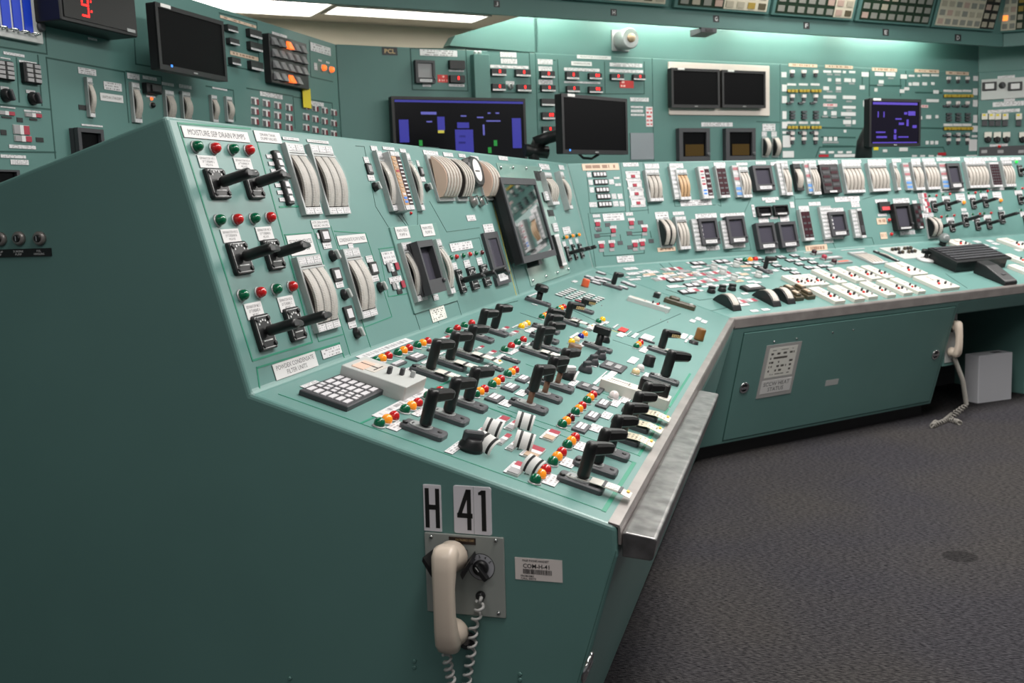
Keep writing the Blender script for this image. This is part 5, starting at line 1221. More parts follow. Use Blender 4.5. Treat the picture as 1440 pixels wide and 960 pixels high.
q = loc(677, 797, 0.005)
obj('dial_ring', mesh_of('dial_ring', lambda b: (b.lathe(0, 0, [(0.0262, 0), (0.0262, 0.0008), (0.025, 0.0008)], INK, 28), b.lathe(0, 0, [(0.025, 0), (0.025, 0.0012)], mat('dial_face', (176, 176, 182), 0.4), 28))), ph, T(q.x, q.y, 0.004))
for k, s in enumerate('12345'):
    an = math.radians(165-33*k); text(s, ph, T(q.x+0.0205*math.cos(an), q.y+0.0205*math.sin(an), 0.0056, an-math.pi/2), 0.0036, 0.0062, INK, 0.01, name='dial_numeral')
t = obj('dial_knob', mesh_of('dial_knob', lambda b: (b.lathe(0, 0, [(0.015, 0), (0.015, 0.008), (0.012, 0.011)], BLACK, 20), b.rbox(0, -0.006, 0.011, 0.036, 0.009, 0.020, BLACK, 0.003, 0.002))), ph, T(q.x, q.y, 0.0055, math.radians(38)))
obj('pointer_line', mesh_of('pointer_line', lambda b: b.box(-0.0008, 0.0008, -0.002, 0.008, 0.020, 0.0204, WHITE_INK)), t)
hq = loc(628, 840, 0.06); hx, hy = hq.x, hq.y
hs = obj('handset', mesh_of('handset', lambda b: handset_mesh(b)), ph, T(hx, hy, 0.006))
obj('ear_cup', mesh_of('ear_cup', lambda b: cup(b, 0.066, 0.030, 0.006, 0.060)), hs); obj('mouth_cup', mesh_of('mouth_cup', lambda b: cup(b, -0.082, 0.027, 0.008, 0.056)), hs)
def cradle(b):
    for s in (-1, 1):
        b.loops([[(s*0.022, 0.050, 0.002), (s*0.040, 0.074, 0.002), (s*0.042, 0.066, 0.002), (s*0.026, 0.038, 0.002)], [(s*0.026, 0.044, 0.05), (s*0.046, 0.072, 0.05), (s*0.048, 0.064, 0.05), (s*0.030, 0.034, 0.05)]], BLACK)
    b.rbox(0, 0.060, 0.05, 0.03, 0.0, 0.012, BLACK, 0.004, 0.001)
obj('cradle', mesh_of('cradle', cradle), ph, T(hx, hy, 0.004))
q = loc(676, 837, 0.006); obj('cord_grommet', mesh_of('cord_grommet', lambda b: b.lathe(0, 0, [(0.009, 0), (0.009, 0.006), (0.006, 0.012)], BLACK, 14)), ph, T(q.x, q.y, 0.004))
CORD = mat('cord_grey', (190, 188, 186), 0.45)
path1 = [loc(675, 846, 0.022), loc(674, 856, 0.022), loc(666, 880, 0.022), loc(664, 910, 0.022), loc(658, 945, 0.022), loc(652, 1000, 0.022), loc(648, 1040, 0.022)]
def crd1(b): b.tube([loc(676, 838, 0.010), loc(676.5, 841, 0.02), loc(675, 846, 0.024)], 0.0036, CORD, 8); coil(b, path1, 0.0072, 0.0029, 15, CORD)
obj('coiled_cord', mesh_of('coiled_cord', crd1), ph)
path2 = [loc(628, 921, 0.050), loc(632, 945, 0.046), loc(638, 975, 0.04), loc(644, 1040, 0.03)]
obj('coiled_cord', mesh_of('coiled_cord', lambda b: coil(b, path2, 0.0075, 0.0030, 12, CORD)), ph)
# ------------------------------------------------------------------ paper tags
P = d1
STRIPED = PAPER
def striped_tag(px, py, label, ang, w=0.040, h=0.050, lift=0.02, lean=55):
    u, v = P.uv(px, py)
    t = thing('paper_tag', label, 'tag', M=P.world(u, v, 0.0085) @ Matrix.Rotation(math.radians(ang), 4, 'Z') @ Matrix.Rotation(math.radians(-lean), 4, 'Y') @ Matrix.Rotation(math.radians(-90), 4, 'Z'), group='striped paper tags on the near bench')
    def pos(x, q):   # curved sheet
        a = (q-0.5)*1.2; return (x, 0.034*math.sin(a)+h*0.3, 0.034*(math.cos(a)-0.8))
    def sheet(b, x0, x1, m, dz):
        n = 8; top = [pos(0, i/n) for i in range(n+1)]
        r = []
        for (_, y, z) in top: r.append((y, z+dz+0.0004))
        poly = r+[(y, z-0.0008) for y, z in r[::-1]]
        b.loops([[(x0, y, z) for y, z in poly], [(x1, y, z) for y, z in poly]], m)
    obj('tag_sheet', mesh_of('tag_sheet', lambda b: sheet(b, -w/2, w/2, PAPER, 0)), t)
    for x in (-0.30, 0.24): obj('black_stripe', mesh_of('black_stripe', lambda b: sheet(b, x*w, x*w+w*0.14, INK, 0.0008)), t)
    obj('tag_cord', mesh_of('tag_cord', lambda b: b.tube([(0, 0.0, -0.012), (-0.010, -0.006, -0.006), (-0.004, 0.0, 0.0), (0.0, 0.006, 0.003)], 0.0008, INK, 5)), t)
    return t
striped_tag(677, 637, 'striped paper tag leaning on the big black knob at the near bench edge', -30, 0.050, 0.05)
striped_tag(742, 669, 'striped paper tag beside the nearest row of green amber red lamps', -25)
striped_tag(688, 616, 'striped paper tag on the left module of the middle row behind the black knob', 0)
striped_tag(733, 634, 'striped paper tag on the right module of the middle row behind the black knob', 8)
striped_tag(734, 606, 'striped paper tag on the module in front of the nearest copper stem switch', 10)
striped_tag(782, 517, 'striped paper tag wrapped on the white knob below the tagged pistol switch', 0, 0.05, 0.04, lean=30)
striped_tag(797, 533, 'striped paper tag wrapped on the white knob behind the copper stem switches', 0, 0.05, 0.04, lean=30)
TAGC = print_mat('card_print', (226, 216, 190), (110, 100, 84), 8, 8, 0.52)
AMBER = mat('amber_stripe', (222, 176, 60), 0.6)
def card_tag(px, py, label, front):
    u, v = P.uv(px, py)
    t = thing('card_tag', label, 'tag', M=P.world(u, v, 0.0165), group='printed card tags on pistol switches')
    y0, y1 = (-0.100, 0.030) if not front else (-0.078, -0.004)
    w = 0.036 if not front else 0.052
    def sh(b):
        yy = [(y1, 0.0), (y1-0.02, 0.001), ((y0+y1)/2, 0.003), (y0+0.02, 0.001), (y0, -0.002)]
        poly = yy+[(y, z-0.0012) for y, z in yy[::-1]]
        hole = 0.017
        if y1 > 0:   # slotted round the stem
            for x0, x1 in ((-w/2, -hole), (hole, w/2)): b.loops([[(x0, y, z) for y, z in poly], [(x1, y, z) for y, z in poly]], IVORY)
            p2 = [(y, z) for y, z in ((-hole, 0.0025), (-0.06, 0.003), (y0, -0.002))]; p2 = p2+[(y, z-0.0012) for y, z in p2[::-1]]
            b.loops([[(-hole, y, z) for y, z in p2], [(hole, y, z) for y, z in p2]], IVORY)
        else: b.loops([[(-w/2, y, z) for y, z in poly], [(w/2, y, z) for y, z in poly]], TAGC)
    obj('card', mesh_of('card', sh), t)
    if not front:
        for y in (-0.045, -0.078): sub_plate(t, 'dark_band', 0, y, w, 0.006, 0.0032 if y > -0.05 else 0.0014, 0.0044 if y > -0.05 else 0.0032, CHAR)
        sub_plate(t, 'printed_area', 0, -0.062, w*0.9, 0.024, 0.0022, 0.0036, TAGP)
    sub_plate(t, 'amber_mark', w*0.3, y0+0.008, w*0.3, 0.006, 0.0004, 0.0016, AMBER)
for x, y, l, fr in ((816, 682, 'printed card tag under the nearest front edge pistol switch', False), (603, 527, 'printed card tag under the tagged switch nearest the grey controller', False), (630, 513.5, 'printed card tag under the middle switch of the tagged three', False),
                    (655, 501.5, 'printed card tag under the farthest switch of the tagged three', False), (751.7, 498, 'printed card tag under the switch behind the striped white knob', False),
                    (871.5, 617.5, 'yellowed card tag at the fourth switch along the front edge', True), (886, 599.5, 'yellowed card tag at the fifth switch along the front edge', True), (899, 584, 'yellowed card tag at the sixth switch along the front edge', True),
                    (795.6, 453.5, 'printed card tag under the marked handle beside the blank bench plate', False), (928, 495.5, 'printed card tag under the marked handle near the steel bench corner', False)):
    card_tag(x, y, l, fr)
# ------------------------------------------------------------------ tilted operator display on the near board
P = b1
u, v, w, h = P.rect(703, 249, 783, 358.5, 0.062)
t = thing('touch_display', 'black framed glossy operator display standing off the near console board', 'display', M=P.world(u, v, 0.004))
def bz(b):
    e = 0.026; d0, d1_ = 0.02, 0.058
    b.rbox(0, 0, w*0.92, h*0.94, 0.0, d0, BLACK, 0.006, 0.0)
    b.rbox(0, 0, w, h, d0, d1_-0.006, BLACK, 0.006, 0.0)
    for x0, x1, y0, y1 in ((-w/2, -w/2+e, -h/2, h/2), (w/2-e, w/2, -h/2, h/2), (-w/2+e, w/2-e, h/2-e, h/2), (-w/2+e, w/2-e, -h/2, -h/2+e)): b.box(x0, x1, y0, y1, d1_-0.008, d1_, CHAR)
obj('bezel', mesh_of('bezel', bz), t)
GLASS_D = mat('display_glass', (14, 24, 24), 0.03, spec=1.0, coat=1.0)
sub_plate(t, 'glass', 0, 0, w-0.05, h-0.05, 0.051, 0.0535, GLASS_D)
obj('bracket_foot', mesh_of('bracket_foot', lambda b: b.rbox(0, -h*0.52, 0.05, 0.03, 0.0, 0.05, BLACK, 0.006, 0.003)), t)
# ------------------------------------------------------------------ keyboard and stand on the far bench
P = d2
q = [P.uv(*p, 0.05) for p in ((1314, 355.5), (1377, 351.5), (1412, 364), (1345, 370.5))]
uc, vc = sum(x[0] for x in q)/4, sum(x[1] for x in q)/4
kw, kh = 0.46, 0.20
kb = thing('keyboard', 'black computer keyboard on a raised tray on the far bench', 'keyboard', M=P.world(uc, vc, 0.0))
obj('tray', mesh_of('tray', lambda b: b.xprism([(-kh/2, 0.0), (-kh/2, 0.048), (kh/2, 0.062), (kh/2, 0.0)], -kw/2, kw/2, BLACK)), kb)
obj('keyboard_body', mesh_of('keyboard_body', lambda b: b.xprism([(-kh/2-0.012, 0.052), (-kh/2-0.012, 0.066), (kh/2+0.008, 0.082), (kh/2+0.008, 0.064)], -kw/2-0.02, kw/2+0.02, BLACK)), kb)
for j in range(6):
    def row(b):
        y = -kh/2+0.016+j*0.031; z = 0.066+0.016*(y+kh/2+0.012)/(kh+0.02); x = -kw/2; n = 18
        for i in range(n):
            if j == 0 and 4 < i < 10: continue
            b.box(x+i*kw/n+0.001, x+(i+1)*kw/n-0.002, y, y+0.024, z-0.002, z+0.007, CHAR)
        if j == 0: b.box(x+5*kw/n+0.001, x+10*kw/n-0.002, y, y+0.024, z-0.002, z+0.007, CHAR)
    o = obj('key_row', mesh_of('key_row', row), kb)
q0, q1 = P.uv(1374, 383), P.uv(1424, 401)
L = abs(q0[1]-q1[1])
ds = thing('desk_scanner', 'black wedge shaped handheld stand in front of the keyboard', 'scanner', M=P.world((q0[0]+q1[0])/2, (q0[1]+q1[1])/2, 0.0))
obj('scanner_body', mesh_of('scanner_body', lambda b: b.xprism([(L/2, 0.0), (L/2, 0.075), (L*0.2, 0.07), (-L/2+0.01, 0.028), (-L/2, 0.018), (-L/2, 0.0)], -0.055, 0.055, BLACK)), ds)
bevel(ds.children[0], 0.006, 2)
sub_plate(ds, 'scanner_window', 0, -L*0.2, 0.03, 0.016, 0.046, 0.0475, CHAR2)
# ------------------------------------------------------------------ knee space of the far console
def at2(x, t_, z): return MIT + X2*x + D2*t_ + Z*z
dv = Panel(con2, at2(-0.10, 0, 0), D2, Z)
o = obj('divider_panel', mesh_of('divider_panel', lambda b: b.box(0, 0.11, 0.30, 0.6, -0.012, 0, TEAL)), con2, dv.M(T_KNEE+0.004, 0))
um, vm = dv.uv(1356, 468)
um = T_KNEE+0.055
ph2 = thing('page_phone', 'cream page phone hanging at the knee space of the far console', 'telephone', M=dv.world(um+0.01, vm, 0.001))
obj('wall_plate', mesh_of('wall_plate', lambda b: b.rbox(0, 0, 0.10, 0.31, 0, 0.004, GREY_L, 0.002, 0.001)), ph2)
hs2 = obj('handset', hs.data, ph2, T(-0.02, -0.01, 0.004)); obj('ear_cup', bpy.data.meshes['ear_cup'], hs2); obj('mouth_cup', bpy.data.meshes['mouth_cup'], hs2)
obj('cradle', bpy.data.meshes['cradle'], ph2, T(-0.02, -0.01, 0.002)); obj('dial_knob', bpy.data.meshes['dial_knob'], ph2, T(0.028, 0.07, 0.004))
CORD2 = mat('cord_dark_grey', (128, 124, 118), 0.6)
def cord2(b):
    iv = ph2.matrix_basis.inverted(); F = lambda px, py: iv @ (hit(px, py, (0, 0, 0.012), Z))
    s = Vector((-0.02, -0.12, 0.04)); e = iv @ at2(0.02, um+0.0, 0.09)
    coil(b, [s, s.lerp(e, 0.5)+Vector((0.01, 0, 0.01)), e], 0.010, 0.004, 34, CORD2, 5, 8)
    s2 = Vector((0.02, -0.13, 0.01)); coil(b, [s2, s2.lerp(e, 0.5)+Vector((0.02, 0, 0)), e], 0.010, 0.004, 30, CORD2, 5, 8)
    p = [e, F(1340, 582), F(1328, 592), F(1318, 596), F(1311, 599), F(1316, 593)]; coil(b, p, 0.012, 0.0042, 22, CORD2, 5, 8)
    p = [e+Vector((0.005, 0, 0)), F(1336, 590), F(1345, 592), F(1350, 595)]; coil(b, p, 0.012, 0.0042, 14, CORD2, 5, 8)
obj('coiled_cord', mesh_of('coiled_cord', cord2), ph2)
Pb = hit(1400, 564, (0, 0, 0), Z)
bx = thing('storage_box', 'pale grey box standing on the carpet in the knee space', 'box', M=Matrix.Translation(Pb) @ Matrix(((D2.x, X2.x, 0, 0), (D2.y, X2.y, 0, 0), (0, 0, 1, 0), (0, 0, 0, 1))) @ Matrix.Rotation(math.radians(8), 4, 'Z'))
obj('box_body', mesh_of('box_body', lambda b: b.rbox(0, -0.06, 0.27, 0.11, 0.0, 0.29, mat('box_white', (214, 214, 220), 0.5), 0.006, 0.003)), bx)
obj('box_label', mesh_of('box_label', lambda b: b.box(0.02, 0.08, -0.07, -0.04, 0.29, 0.292, CHAR)), bx)
# ------------------------------------------------------------------ left control board
P = pl
for pts in ([(65, 81), (175, 101), (181, 172)], [(65, 81), (78, 222)], [(0, 147), (72, 154)], [(0, 213), (78, 214)], [(0, 66), (66, 76), (60, 0)], [(189, 55), (191, 90), (225, 96)], [(177, 100), (227, 108), (232, 165)], [(53, 78), (59, 148)], [(23, 82), (27, 143)],
            [(290, 121), (328, 127), (331, 170)], [(308, 18), (361, 32), (365, 101), (320, 92)], [(347, 124), (412, 135), (415, 180)], [(412, 136), (467, 145), (470, 187)], [(435, 57), (437, 108), (468, 115)]): stripe(P, pts, LINE_DARK, 0.006, 'score_line')
for r in ((4, 72, 34, 81), (0, 80, 14, 84), (26, 84, 51, 91), (0, 121, 12, 127), (36, 126, 49, 132), (0, 149, 21, 153), (33, 154, 57, 159), (12, 203, 50, 210), (0, 217, 36, 223), (14, 224, 40, 232), (109, 94, 135, 107), (145, 114, 171, 129), (114, 174, 144, 179), (178, 102, 196, 113), (200, 106, 220, 114), (205, 133, 218, 138),
          (227, 115, 244, 122), (251, 118, 269, 126), (298, 122, 319, 128), (365, 128, 397, 140), (434, 141, 455, 150), (436, 59, 465, 79), (382, 44, 403, 54), (123, 52, 136, 58), (447, 83, 452, 87), (458, 86, 463, 90), (441, 88, 446, 99)): plate(P, *r)
plate(P, 140, 130, 173, 145, txt='UNITS IN STANDBY', fill=(0.86, 0.34), ink=INK)
plate(P, 309, 21, 360, 40, LABEL_TAN); plate(P, 323, 71, 363, 86, LABEL_TAN)
for r in ((-14, 83, 16, 115), (27, 87, 54, 120)): key(P, *r, TILE_G, (2, 4), 'key_block', 0.02)
for x, y in ((7, 134), (45, 138.5)): knob(P, x, y, r=0.024, cap=CHAR)
for x, y in ((8, 159), (46, 162)): u, v, w, h = P.rect(x-12, y-4, x+12, y+4); module_uv(P, u, v, w, h, lab=False)
for r in ((17, 175, 41, 190), (19, 190, 44, 200)): u, v, w, h = P.rect(*r); module_uv(P, u, v, w, h, lab=False)
for r in ((0, 182, 9, 190), (50, 193, 61, 200), (23, 165, 32, 172), (2, 163, 16, 167), (41, 166, 52, 170), (110, 147, 121, 155)): plate(P, *r, BLACK)
for r in ((122, 108, 136, 165), (185, 115, 202, 173), (232, 126, 249, 172), (256, 128, 272, 172), (297, 133, 309, 172), (318, 135, 330, 172)): meter(P, *r, 1, 0.016, cover=False)
recorder(P, 109, 179, 150, 230, 0.04, screen=SCREEN); key(P, 199, 116, 221, 134, BLACK, (1, 1), 'digital_meter', 0.03)
lamp(P, 212, 139, L_LIT, 0.007); lamp(P, 213, 148, BLACK, 0.012); recorder(P, -10, 238, 30, 262, 0.03)
def digits(P, x0, y0, x1, y1, lit=True, n=2, lab=True):
    u, v, w, h = P.rect(x0, y0, x1, y1); t = obj('digital_meter', cached('digital_meter', (w, h), lambda b: b.rbox(0, 0, w, h, 0, 0.025, BLACK, 0.003, 0.001)), P.root, P.M(u, v))
    if lit:
        for k in range(n): sub_plate(t, 'red_digit', w*(0.05+0.18*k), h*0.12, w*0.10, h*0.42, 0.025, 0.0262, LED_RED)
    if lab: sub_plate(t, 'label_strip', 0, -h*0.40, w*0.96, h*0.24, 0.025, 0.0265, LABEL1)
for r in ((314, 34, 329, 47), (345, 40, 363, 56), (317, 53, 331, 65), (346, 58, 364, 74), (320, 80, 333, 93), (347, 85, 365, 101)): digits(P, *r, lit=False)
u, v, w, h = P.rect(368, 47, 426, 127)
t = obj('alarm_window_block', cached('alarm_window_block', (w, h), lambda b: b.rbox(0, 0, w, h, 0, 0.04, BLACK, 0.004, 0.002)), P.root, P.M(u, v))
for i in range(5):
    for j in range(4):
        lit = (i, j) in ((2, 3), (2, 0))
        def tl(b): cw, ch = w*0.12, h*0.16; b.loops([[(-cw/2, -ch/2, 0.04), (cw/2, -ch/2, 0.04), (cw/2, ch/2, 0.04), (-cw/2, ch/2, 0.04)], [(-cw/2, -ch/2, 0.062), (cw/2, -ch/2, 0.062), (cw*0.3, ch/2, 0.046), (-cw*0.3, ch/2, 0.046)]], L_LIT if lit else mat('tile_smoke', (122, 122, 124), 0.4))
        if not (i == 4 and j == 0): obj('window_tile', cached('window_tile', ('L', lit, w, h), tl), t, T((i-2)*w*0.19, (j-1.5)*h*0.235, 0))
for x, y in ((453, 95.5), (464, 98)): lamp(P, x, y, L_LIT, 0.018)
for x, y in [(352+16*i, 143+3*i+14*j) for i in range(4) for j in range(3)]+[(424+13*i, 150+3*i+15*j) for i in range(4) for j in range(3)]:
    if y < 190: u, v = P.uv(x+6, y); module_uv(P, u, v, 0.072, 0.030, a=mat('module_dark_red', (120, 34, 48), 0.3), c=CHAR2)
yt = thing('paper_tag', 'yellow paper tag hanging below the alarm window block on the left board', 'tag', M=P.world(*P.uv(428.5, 138), 0.012))
w, h = P.rect(422, 123, 435, 153)[2:]
obj('tag_sheet', mesh_of('tag_sheet', lambda b: b.rbox(0, 0, w, h, 0, 0.003, YELLOW, 0.004, 0.0005)), yt)
obj('tag_hole', mesh_of('tag_hole', lambda b: b.lathe(0, h*0.42, [(0.006, 0.003), (0.006, 0.0036)], CHAR, 10)), yt)
# blue key panel in a pale frame
u1, v1 = P.uv(55, 63); u0 = P.uv(-60, 40)[0]
w, h = u1-u0, HB-0.02-v1
t = thing('key_panel', 'pale framed panel of blue strips with hanging chrome rings at top left', 'panel', M=P.world((u0+u1)/2, v1+h/2, 0.001))
obj('frame_plate', mesh_of('frame_plate', lambda b: b.rbox(0, 0, w, h, 0, 0.02, GREY_L, 0.004, 0.002)), t)
iv = t.matrix_basis.inverted(); PB = mat('royal_blue', (20, 60, 190), 0.4)
q1 = P.uv(46, 47, 0.02); x1 = q1[0]-(u0+u1)/2; yb = q1[1]-(v1+h/2); cw = (P.uv(46, 47)[0]-P.uv(31, 44)[0])
for k in range(6):
    xa = x1-cw*(k+1)+0.012; sub_plate(t, 'blue_strip', xa+cw/2-0.006, (yb+h/2-0.02)/2, cw-0.012, (h/2-0.02)-yb, 0.02, 0.024, PB)
    obj('ring', cached('ring', (1,), lambda b: b.tube([(0.018*math.cos(a*math.pi/6), 0, 0.018*math.sin(a*math.pi/6)) for a in range(13)], 0.004, CHROME, 6)), t, T(x1-cw*k-0.004, yb-0.004, 0.030))
obj('panel_knob', cached('panel_knob', (1,), lambda b: b.lathe(0, 0, [(0.018, 0), (0.018, 0.01), (0.012, 0.014)], CHAR2, 12)), t, T(*(lambda q: (q[0]-(u0+u1)/2, q[1]-(v1+h/2)))(P.uv(56, 38, 0.02)), 0.02))
# wall clock
a = P.uv(89, 30, 0.14); b_ = P.uv(197, 51, 0.14); w = b_[0]-a[0]; vb = (a[1]+b_[1])/2; h = 0.32
t = thing('digital_clock', 'black digital wall clock with one red digit showing at top left', 'clock', M=P.world((a[0]+b_[0])/2, vb+h/2, 0.001))
obj('clock_case', mesh_of('clock_case', lambda b: b.rbox(0, 0, w, h, 0, 0.13, BLACK, 0.008, 0.004)), t)
sub_plate(t, 'clock_face', 0, 0, w*0.93, h*0.9, 0.13, 0.134, BLACK_GLOSS)
iv = t.matrix_basis.inverted(); qd = iv @ P.world(*P.uv(121, 7, 0.14), 0.14).translation
def seg9(b):
    W, H, s = 0.040, 0.085, 0.007; x0, y0 = qd.x, qd.y
    for (xa, xb, ya, yb) in ((-W/2, W/2, H/2-s, H/2), (-W/2, W/2, -s/2, s/2), (-W/2, W/2, -H/2, -H/2+s), (-W/2, -W/2+s, s, H/2-s), (W/2-s, W/2, s, H/2-s), (W/2-s, W/2, -H/2+s, -s)): b.box(x0+xa+0.1*0, x0+xb, y0+ya, y0+yb, 0.134, 0.1355, LED_RED)
    for yy in (0.018, -0.018): b.box(x0+W*0.75, x0+W*0.75+0.007, y0+yy-0.0035, y0+yy+0.0035, 0.134, 0.1355, LED_RED)
obj('red_digit', mesh_of('red_digit', seg9), t)
q = iv @ P.world(*P.uv(186, 43, 0.14), 0.14).translation; sub_plate(t, 'maker_mark', q.x, q.y, 0.05, 0.012, 0.134, 0.135, GREY)
# monitors
def monitor(label, M, w, h, screen, arm=None, tilt=0.0, name='monitor', marks=None):
    t = thing(name, label, 'monitor', M=M)
    def cs(b):
        e = 0.018; b.rbox(0, 0, w, h, -0.045, -0.006, BLACK, 0.008, 0.0)
        for x0, x1, y0, y1 in ((-w/2, -w/2+e, -h/2, h/2), (w/2-e, w/2, -h/2, h/2), (-w/2+e, w/2-e, h/2-e, h/2), (-w/2+e, w/2-e, -h/2, -h/2+e*1.2)): b.box(x0, x1, y0, y1, -0.008, 0.0, BLACK)
    obj('case', mesh_of('case', cs), t); s = sub_plate(t, 'screen', 0, 0.002, w-0.034, h-0.038, -0.007, -0.003, screen)
    sub_plate(t, 'maker_mark', 0, -h/2+0.010, 0.03, 0.006, 0.0, 0.0008, GREY)
    if marks: marks(t, w, h)
    return t
u, v, w, h = P.rect(217, 2, 320, 115, 0.16)
def m_left(t, w, h):
    sub_plate(t, 'asset_tag', -w*0.36, h*0.475, 0.07, 0.014, 0.0, 0.0012, PAPER); sub_plate(t, 'power_led', -w*0.34, -h*0.42, 0.012, 0.010, 0.0, 0.0012, mat('led_blue', (60, 130, 230), 0.4, emit=(60, 130, 230), estr=1.2))
    obj('wall_arm', mesh_of('wall_arm', lambda b: b.box(-0.05, 0.05, -0.06, 0.06, -0.16, -0.045, BLACK)), t)
monitor('black switched off monitor mounted on the left control board', P.world(u, v, 0.162), w, h, SCREEN, marks=m_left)
# ------------------------------------------------------------------ rear boards
P = pr1
plate(P, 537, 66, 559, 78, BLACK, txt='PCL', ink=ORANGE_INK, bold=0.02, fill=(0.7, 0.55))
recorder(P, 584, 84, 613, 117, 0.03, screen=TILE_G); plate(P, 590, 69, 643, 80); plate(P, 594, 117, 606, 122)
digits(P, 630, 85, 652, 98, lit=False, lab=False); digits(P, 631, 106, 652, 117, n=1, lab=False); plate(P, 615, 105, 630, 116, LABEL_RED); plate(P, 631, 97, 652, 101, LABEL1); plate(P, 631, 118, 653, 122, LABEL1)
for pts in ([(577, 68), (655, 69), (658, 128), (580, 126), (577, 68)], [(686, 72), (744, 74), (747, 131), (688, 130)]): stripe(P, pts, LINE_DARK, 0.007, 'score_line')
u0, u1 = P.uv(662, 100)[0], P.uv(684, 100)[0]
obj('cable_duct', mesh_of('cable_duct', lambda b: b.rbox(0, 0, u1-u0, HB-0.05, 0, 0.05, TEAL_DARK, 0.006, 0.003)), P.root, P.M((u0+u1)/2, (HB-0.05)/2+0.02))
for x in (668.5, 674): lamp(P, x, 74, WHITE, 0.012)
P = Panel(wr1, K0, D2, Z)
for r in ((703, 73, 726, 81), (704, 82, 727, 90), (689, 91, 743, 97)): plate(P, *r)
for r in ((689, 97, 710, 107), (723, 98, 744, 108), (690, 118, 709, 128), (725, 119, 745, 129)): digits(P, *r, n=1)
knob(P, 717, 122, r=0.02, cap=CHROME, body=ALU); plate(P, 711, 114, 723, 119)
# wide graphic screen
tv_u, tv_v, tv_w, tv_h = P.rect(550, 135, 742, 232, 0.09)
GBLUE = mat('graphic_blue', (24, 24, 90), 0.4, emit=(52, 52, 190), estr=0.45); GGREEN = mat('graphic_green', (6, 80, 30), 0.4, emit=(10, 150, 50), estr=0.6); GTXT = mat('graphic_text', (90, 90, 170), 0.4, emit=(90, 90, 190), estr=0.4); GYEL = mat('graphic_yellow', (180, 170, 60), 0.4, emit=(180, 170, 60), estr=0.5)
def tv_marks(t, w, h):
    ivt = t.matrix_basis.inverted()
    def R(x0, y0, x1, y1, m, name='graphic_block'):
        a = ivt @ P.world(*P.uv(x0, y0, 0.09), 0.09).translation; c = ivt @ P.world(*P.uv(x1, y1, 0.09), 0.09).translation
        sub_plate(t, name, (a.x+c.x)/2, (a.y+c.y)/2, abs(c.x-a.x), abs(c.y-a.y), -0.003, -0.002, m)
    R(555, 140, 736, 146, GBLUE, 'title_bar'); R(561, 168, 576, 200, GBLUE); R(615, 164, 626, 183, GBLUE); R(616, 183, 625, 187, GYEL); R(643, 172, 660, 180, GBLUE); R(640, 182, 667, 222, GBLUE); R(720, 166, 734, 208, GBLUE)
    for x, y in ((697, 201), (689, 211), (592, 201)): R(x-2.5, y-4, x+2.5, y+4, GGREEN)
    for x0, y0, x1, y1 in ((592, 157, 614, 161), (600, 170, 608, 172), (648, 162, 656, 164), (671, 164, 680, 166), (684, 169, 704, 171), (679, 175, 682, 190), (686, 158, 690, 160), (697, 158, 702, 160), (646, 190, 655, 193), (645, 199, 655, 202)): R(x0, y0, x1, y1, GTXT if y0 < 189 else SCREEN, 'graphic_text')
monitor('wide black wall screen showing a blue process graphic', P.world(tv_u, tv_v, 0.09), tv_w, tv_h, mat('screen_black_lit', (8, 8, 14), 0.2), name='graphic_screen', marks=tv_marks)
tvo = [o for o in bpy.data.objects if o.name.startswith('graphic_screen')][0]
obj('wall_mount', mesh_of('wall_mount', lambda b: b.box(-0.15, 0.15, -0.1, 0.1, -0.088, -0.045, BLACK)), tvo)
P = pr2
plate(P, 811, 77, 859, 84, txt='REACTOR COOLANT', fill=(0.8, 0.42)); plate(P, 803, 86, 832, 93, txt='TEMPERATURE', fill=(0.84, 0.45))
for r in ((756, 83, 777, 91), (757, 93, 776, 100), (757, 112, 777, 119), (793, 95, 843, 101), (793, 114, 844, 118), (857, 88, 903, 95), (857, 97, 904, 103), (886, 137, 912, 143), (887, 149, 904, 152), (887, 154, 904, 158), (887, 160, 906, 163)): plate(P, *r)
for r in ((758, 100, 778, 110), (759, 120, 779, 129), (760, 158, 780, 168), (761, 178, 780, 187), (794, 101, 812, 112), (826, 103, 844, 112), (795, 121, 813, 130), (826, 122, 845, 131), (857, 104, 875, 113), (888, 105, 905, 113)): digits(P, *r, n=1 + (r[0] in (760, 826)))
digits(P, 759, 139, 779, 149, lit=False); plate(P, 871, 113, 891, 124, LABEL_RED); plate(P, 908, 150, 918, 178, print_mat('red_notice_print', (222, 214, 216), (196, 60, 60), 3, 5, 0.45)); plate(P, 886, 187, 919, 224, mat('grey_blank_plate', (150, 156, 162), 0.3, 0.3), th=0.006)
for pts in ([(784, 84), (786, 130), (850, 132), (906, 132), (906, 87)], [(850, 87), (851, 131)], [(757, 84), (781, 85)]): stripe(P, pts, LINE_DARK, 0.006, 'score_line')
P = pr3
u, v, w, h = P.rect(939, 87, 1081, 163)
fr = obj('monitor_frame', mesh_of('monitor_frame', lambda b: b.rbox(0, 0, w, h, 0, 0.012, mat('frame_pinkish', (206, 194, 186), 0.5), 0.004, 0.002)), P.root, P.M(u, v))
for r, l in (((944, 95, 1012.5, 152), 'black monitor at left in the pale wall frame'), ((1015.5, 98, 1077, 152), 'black monitor at right in the pale wall frame')):
    u, v, w, h = P.rect(*r, 0.06); monitor(l, P.world(u, v, 0.06), w, h, SCREEN, marks=lambda t, w, h: sub_plate(t, 'asset_tag', -w*0.3, h*0.48, 0.06, 0.014, 0.0, 0.0015, PAPER))
AMB = mat('amber_screen', (70, 52, 18), 0.2)
for r in ((955, 180, 999, 226), (1021, 180, 1063, 225)):
    recorder(P, *r, 0.04, screen=SCREEN, lab=False, low=0.14); a = P.rect(r[0]+9, (r[1]+r[3])/2, r[2]-9, r[3]-7, 0.03); plate_uv(P, a[0], a[1], a[2], a[3], AMB, d=0.026, th=0.002, name='screen_trace')
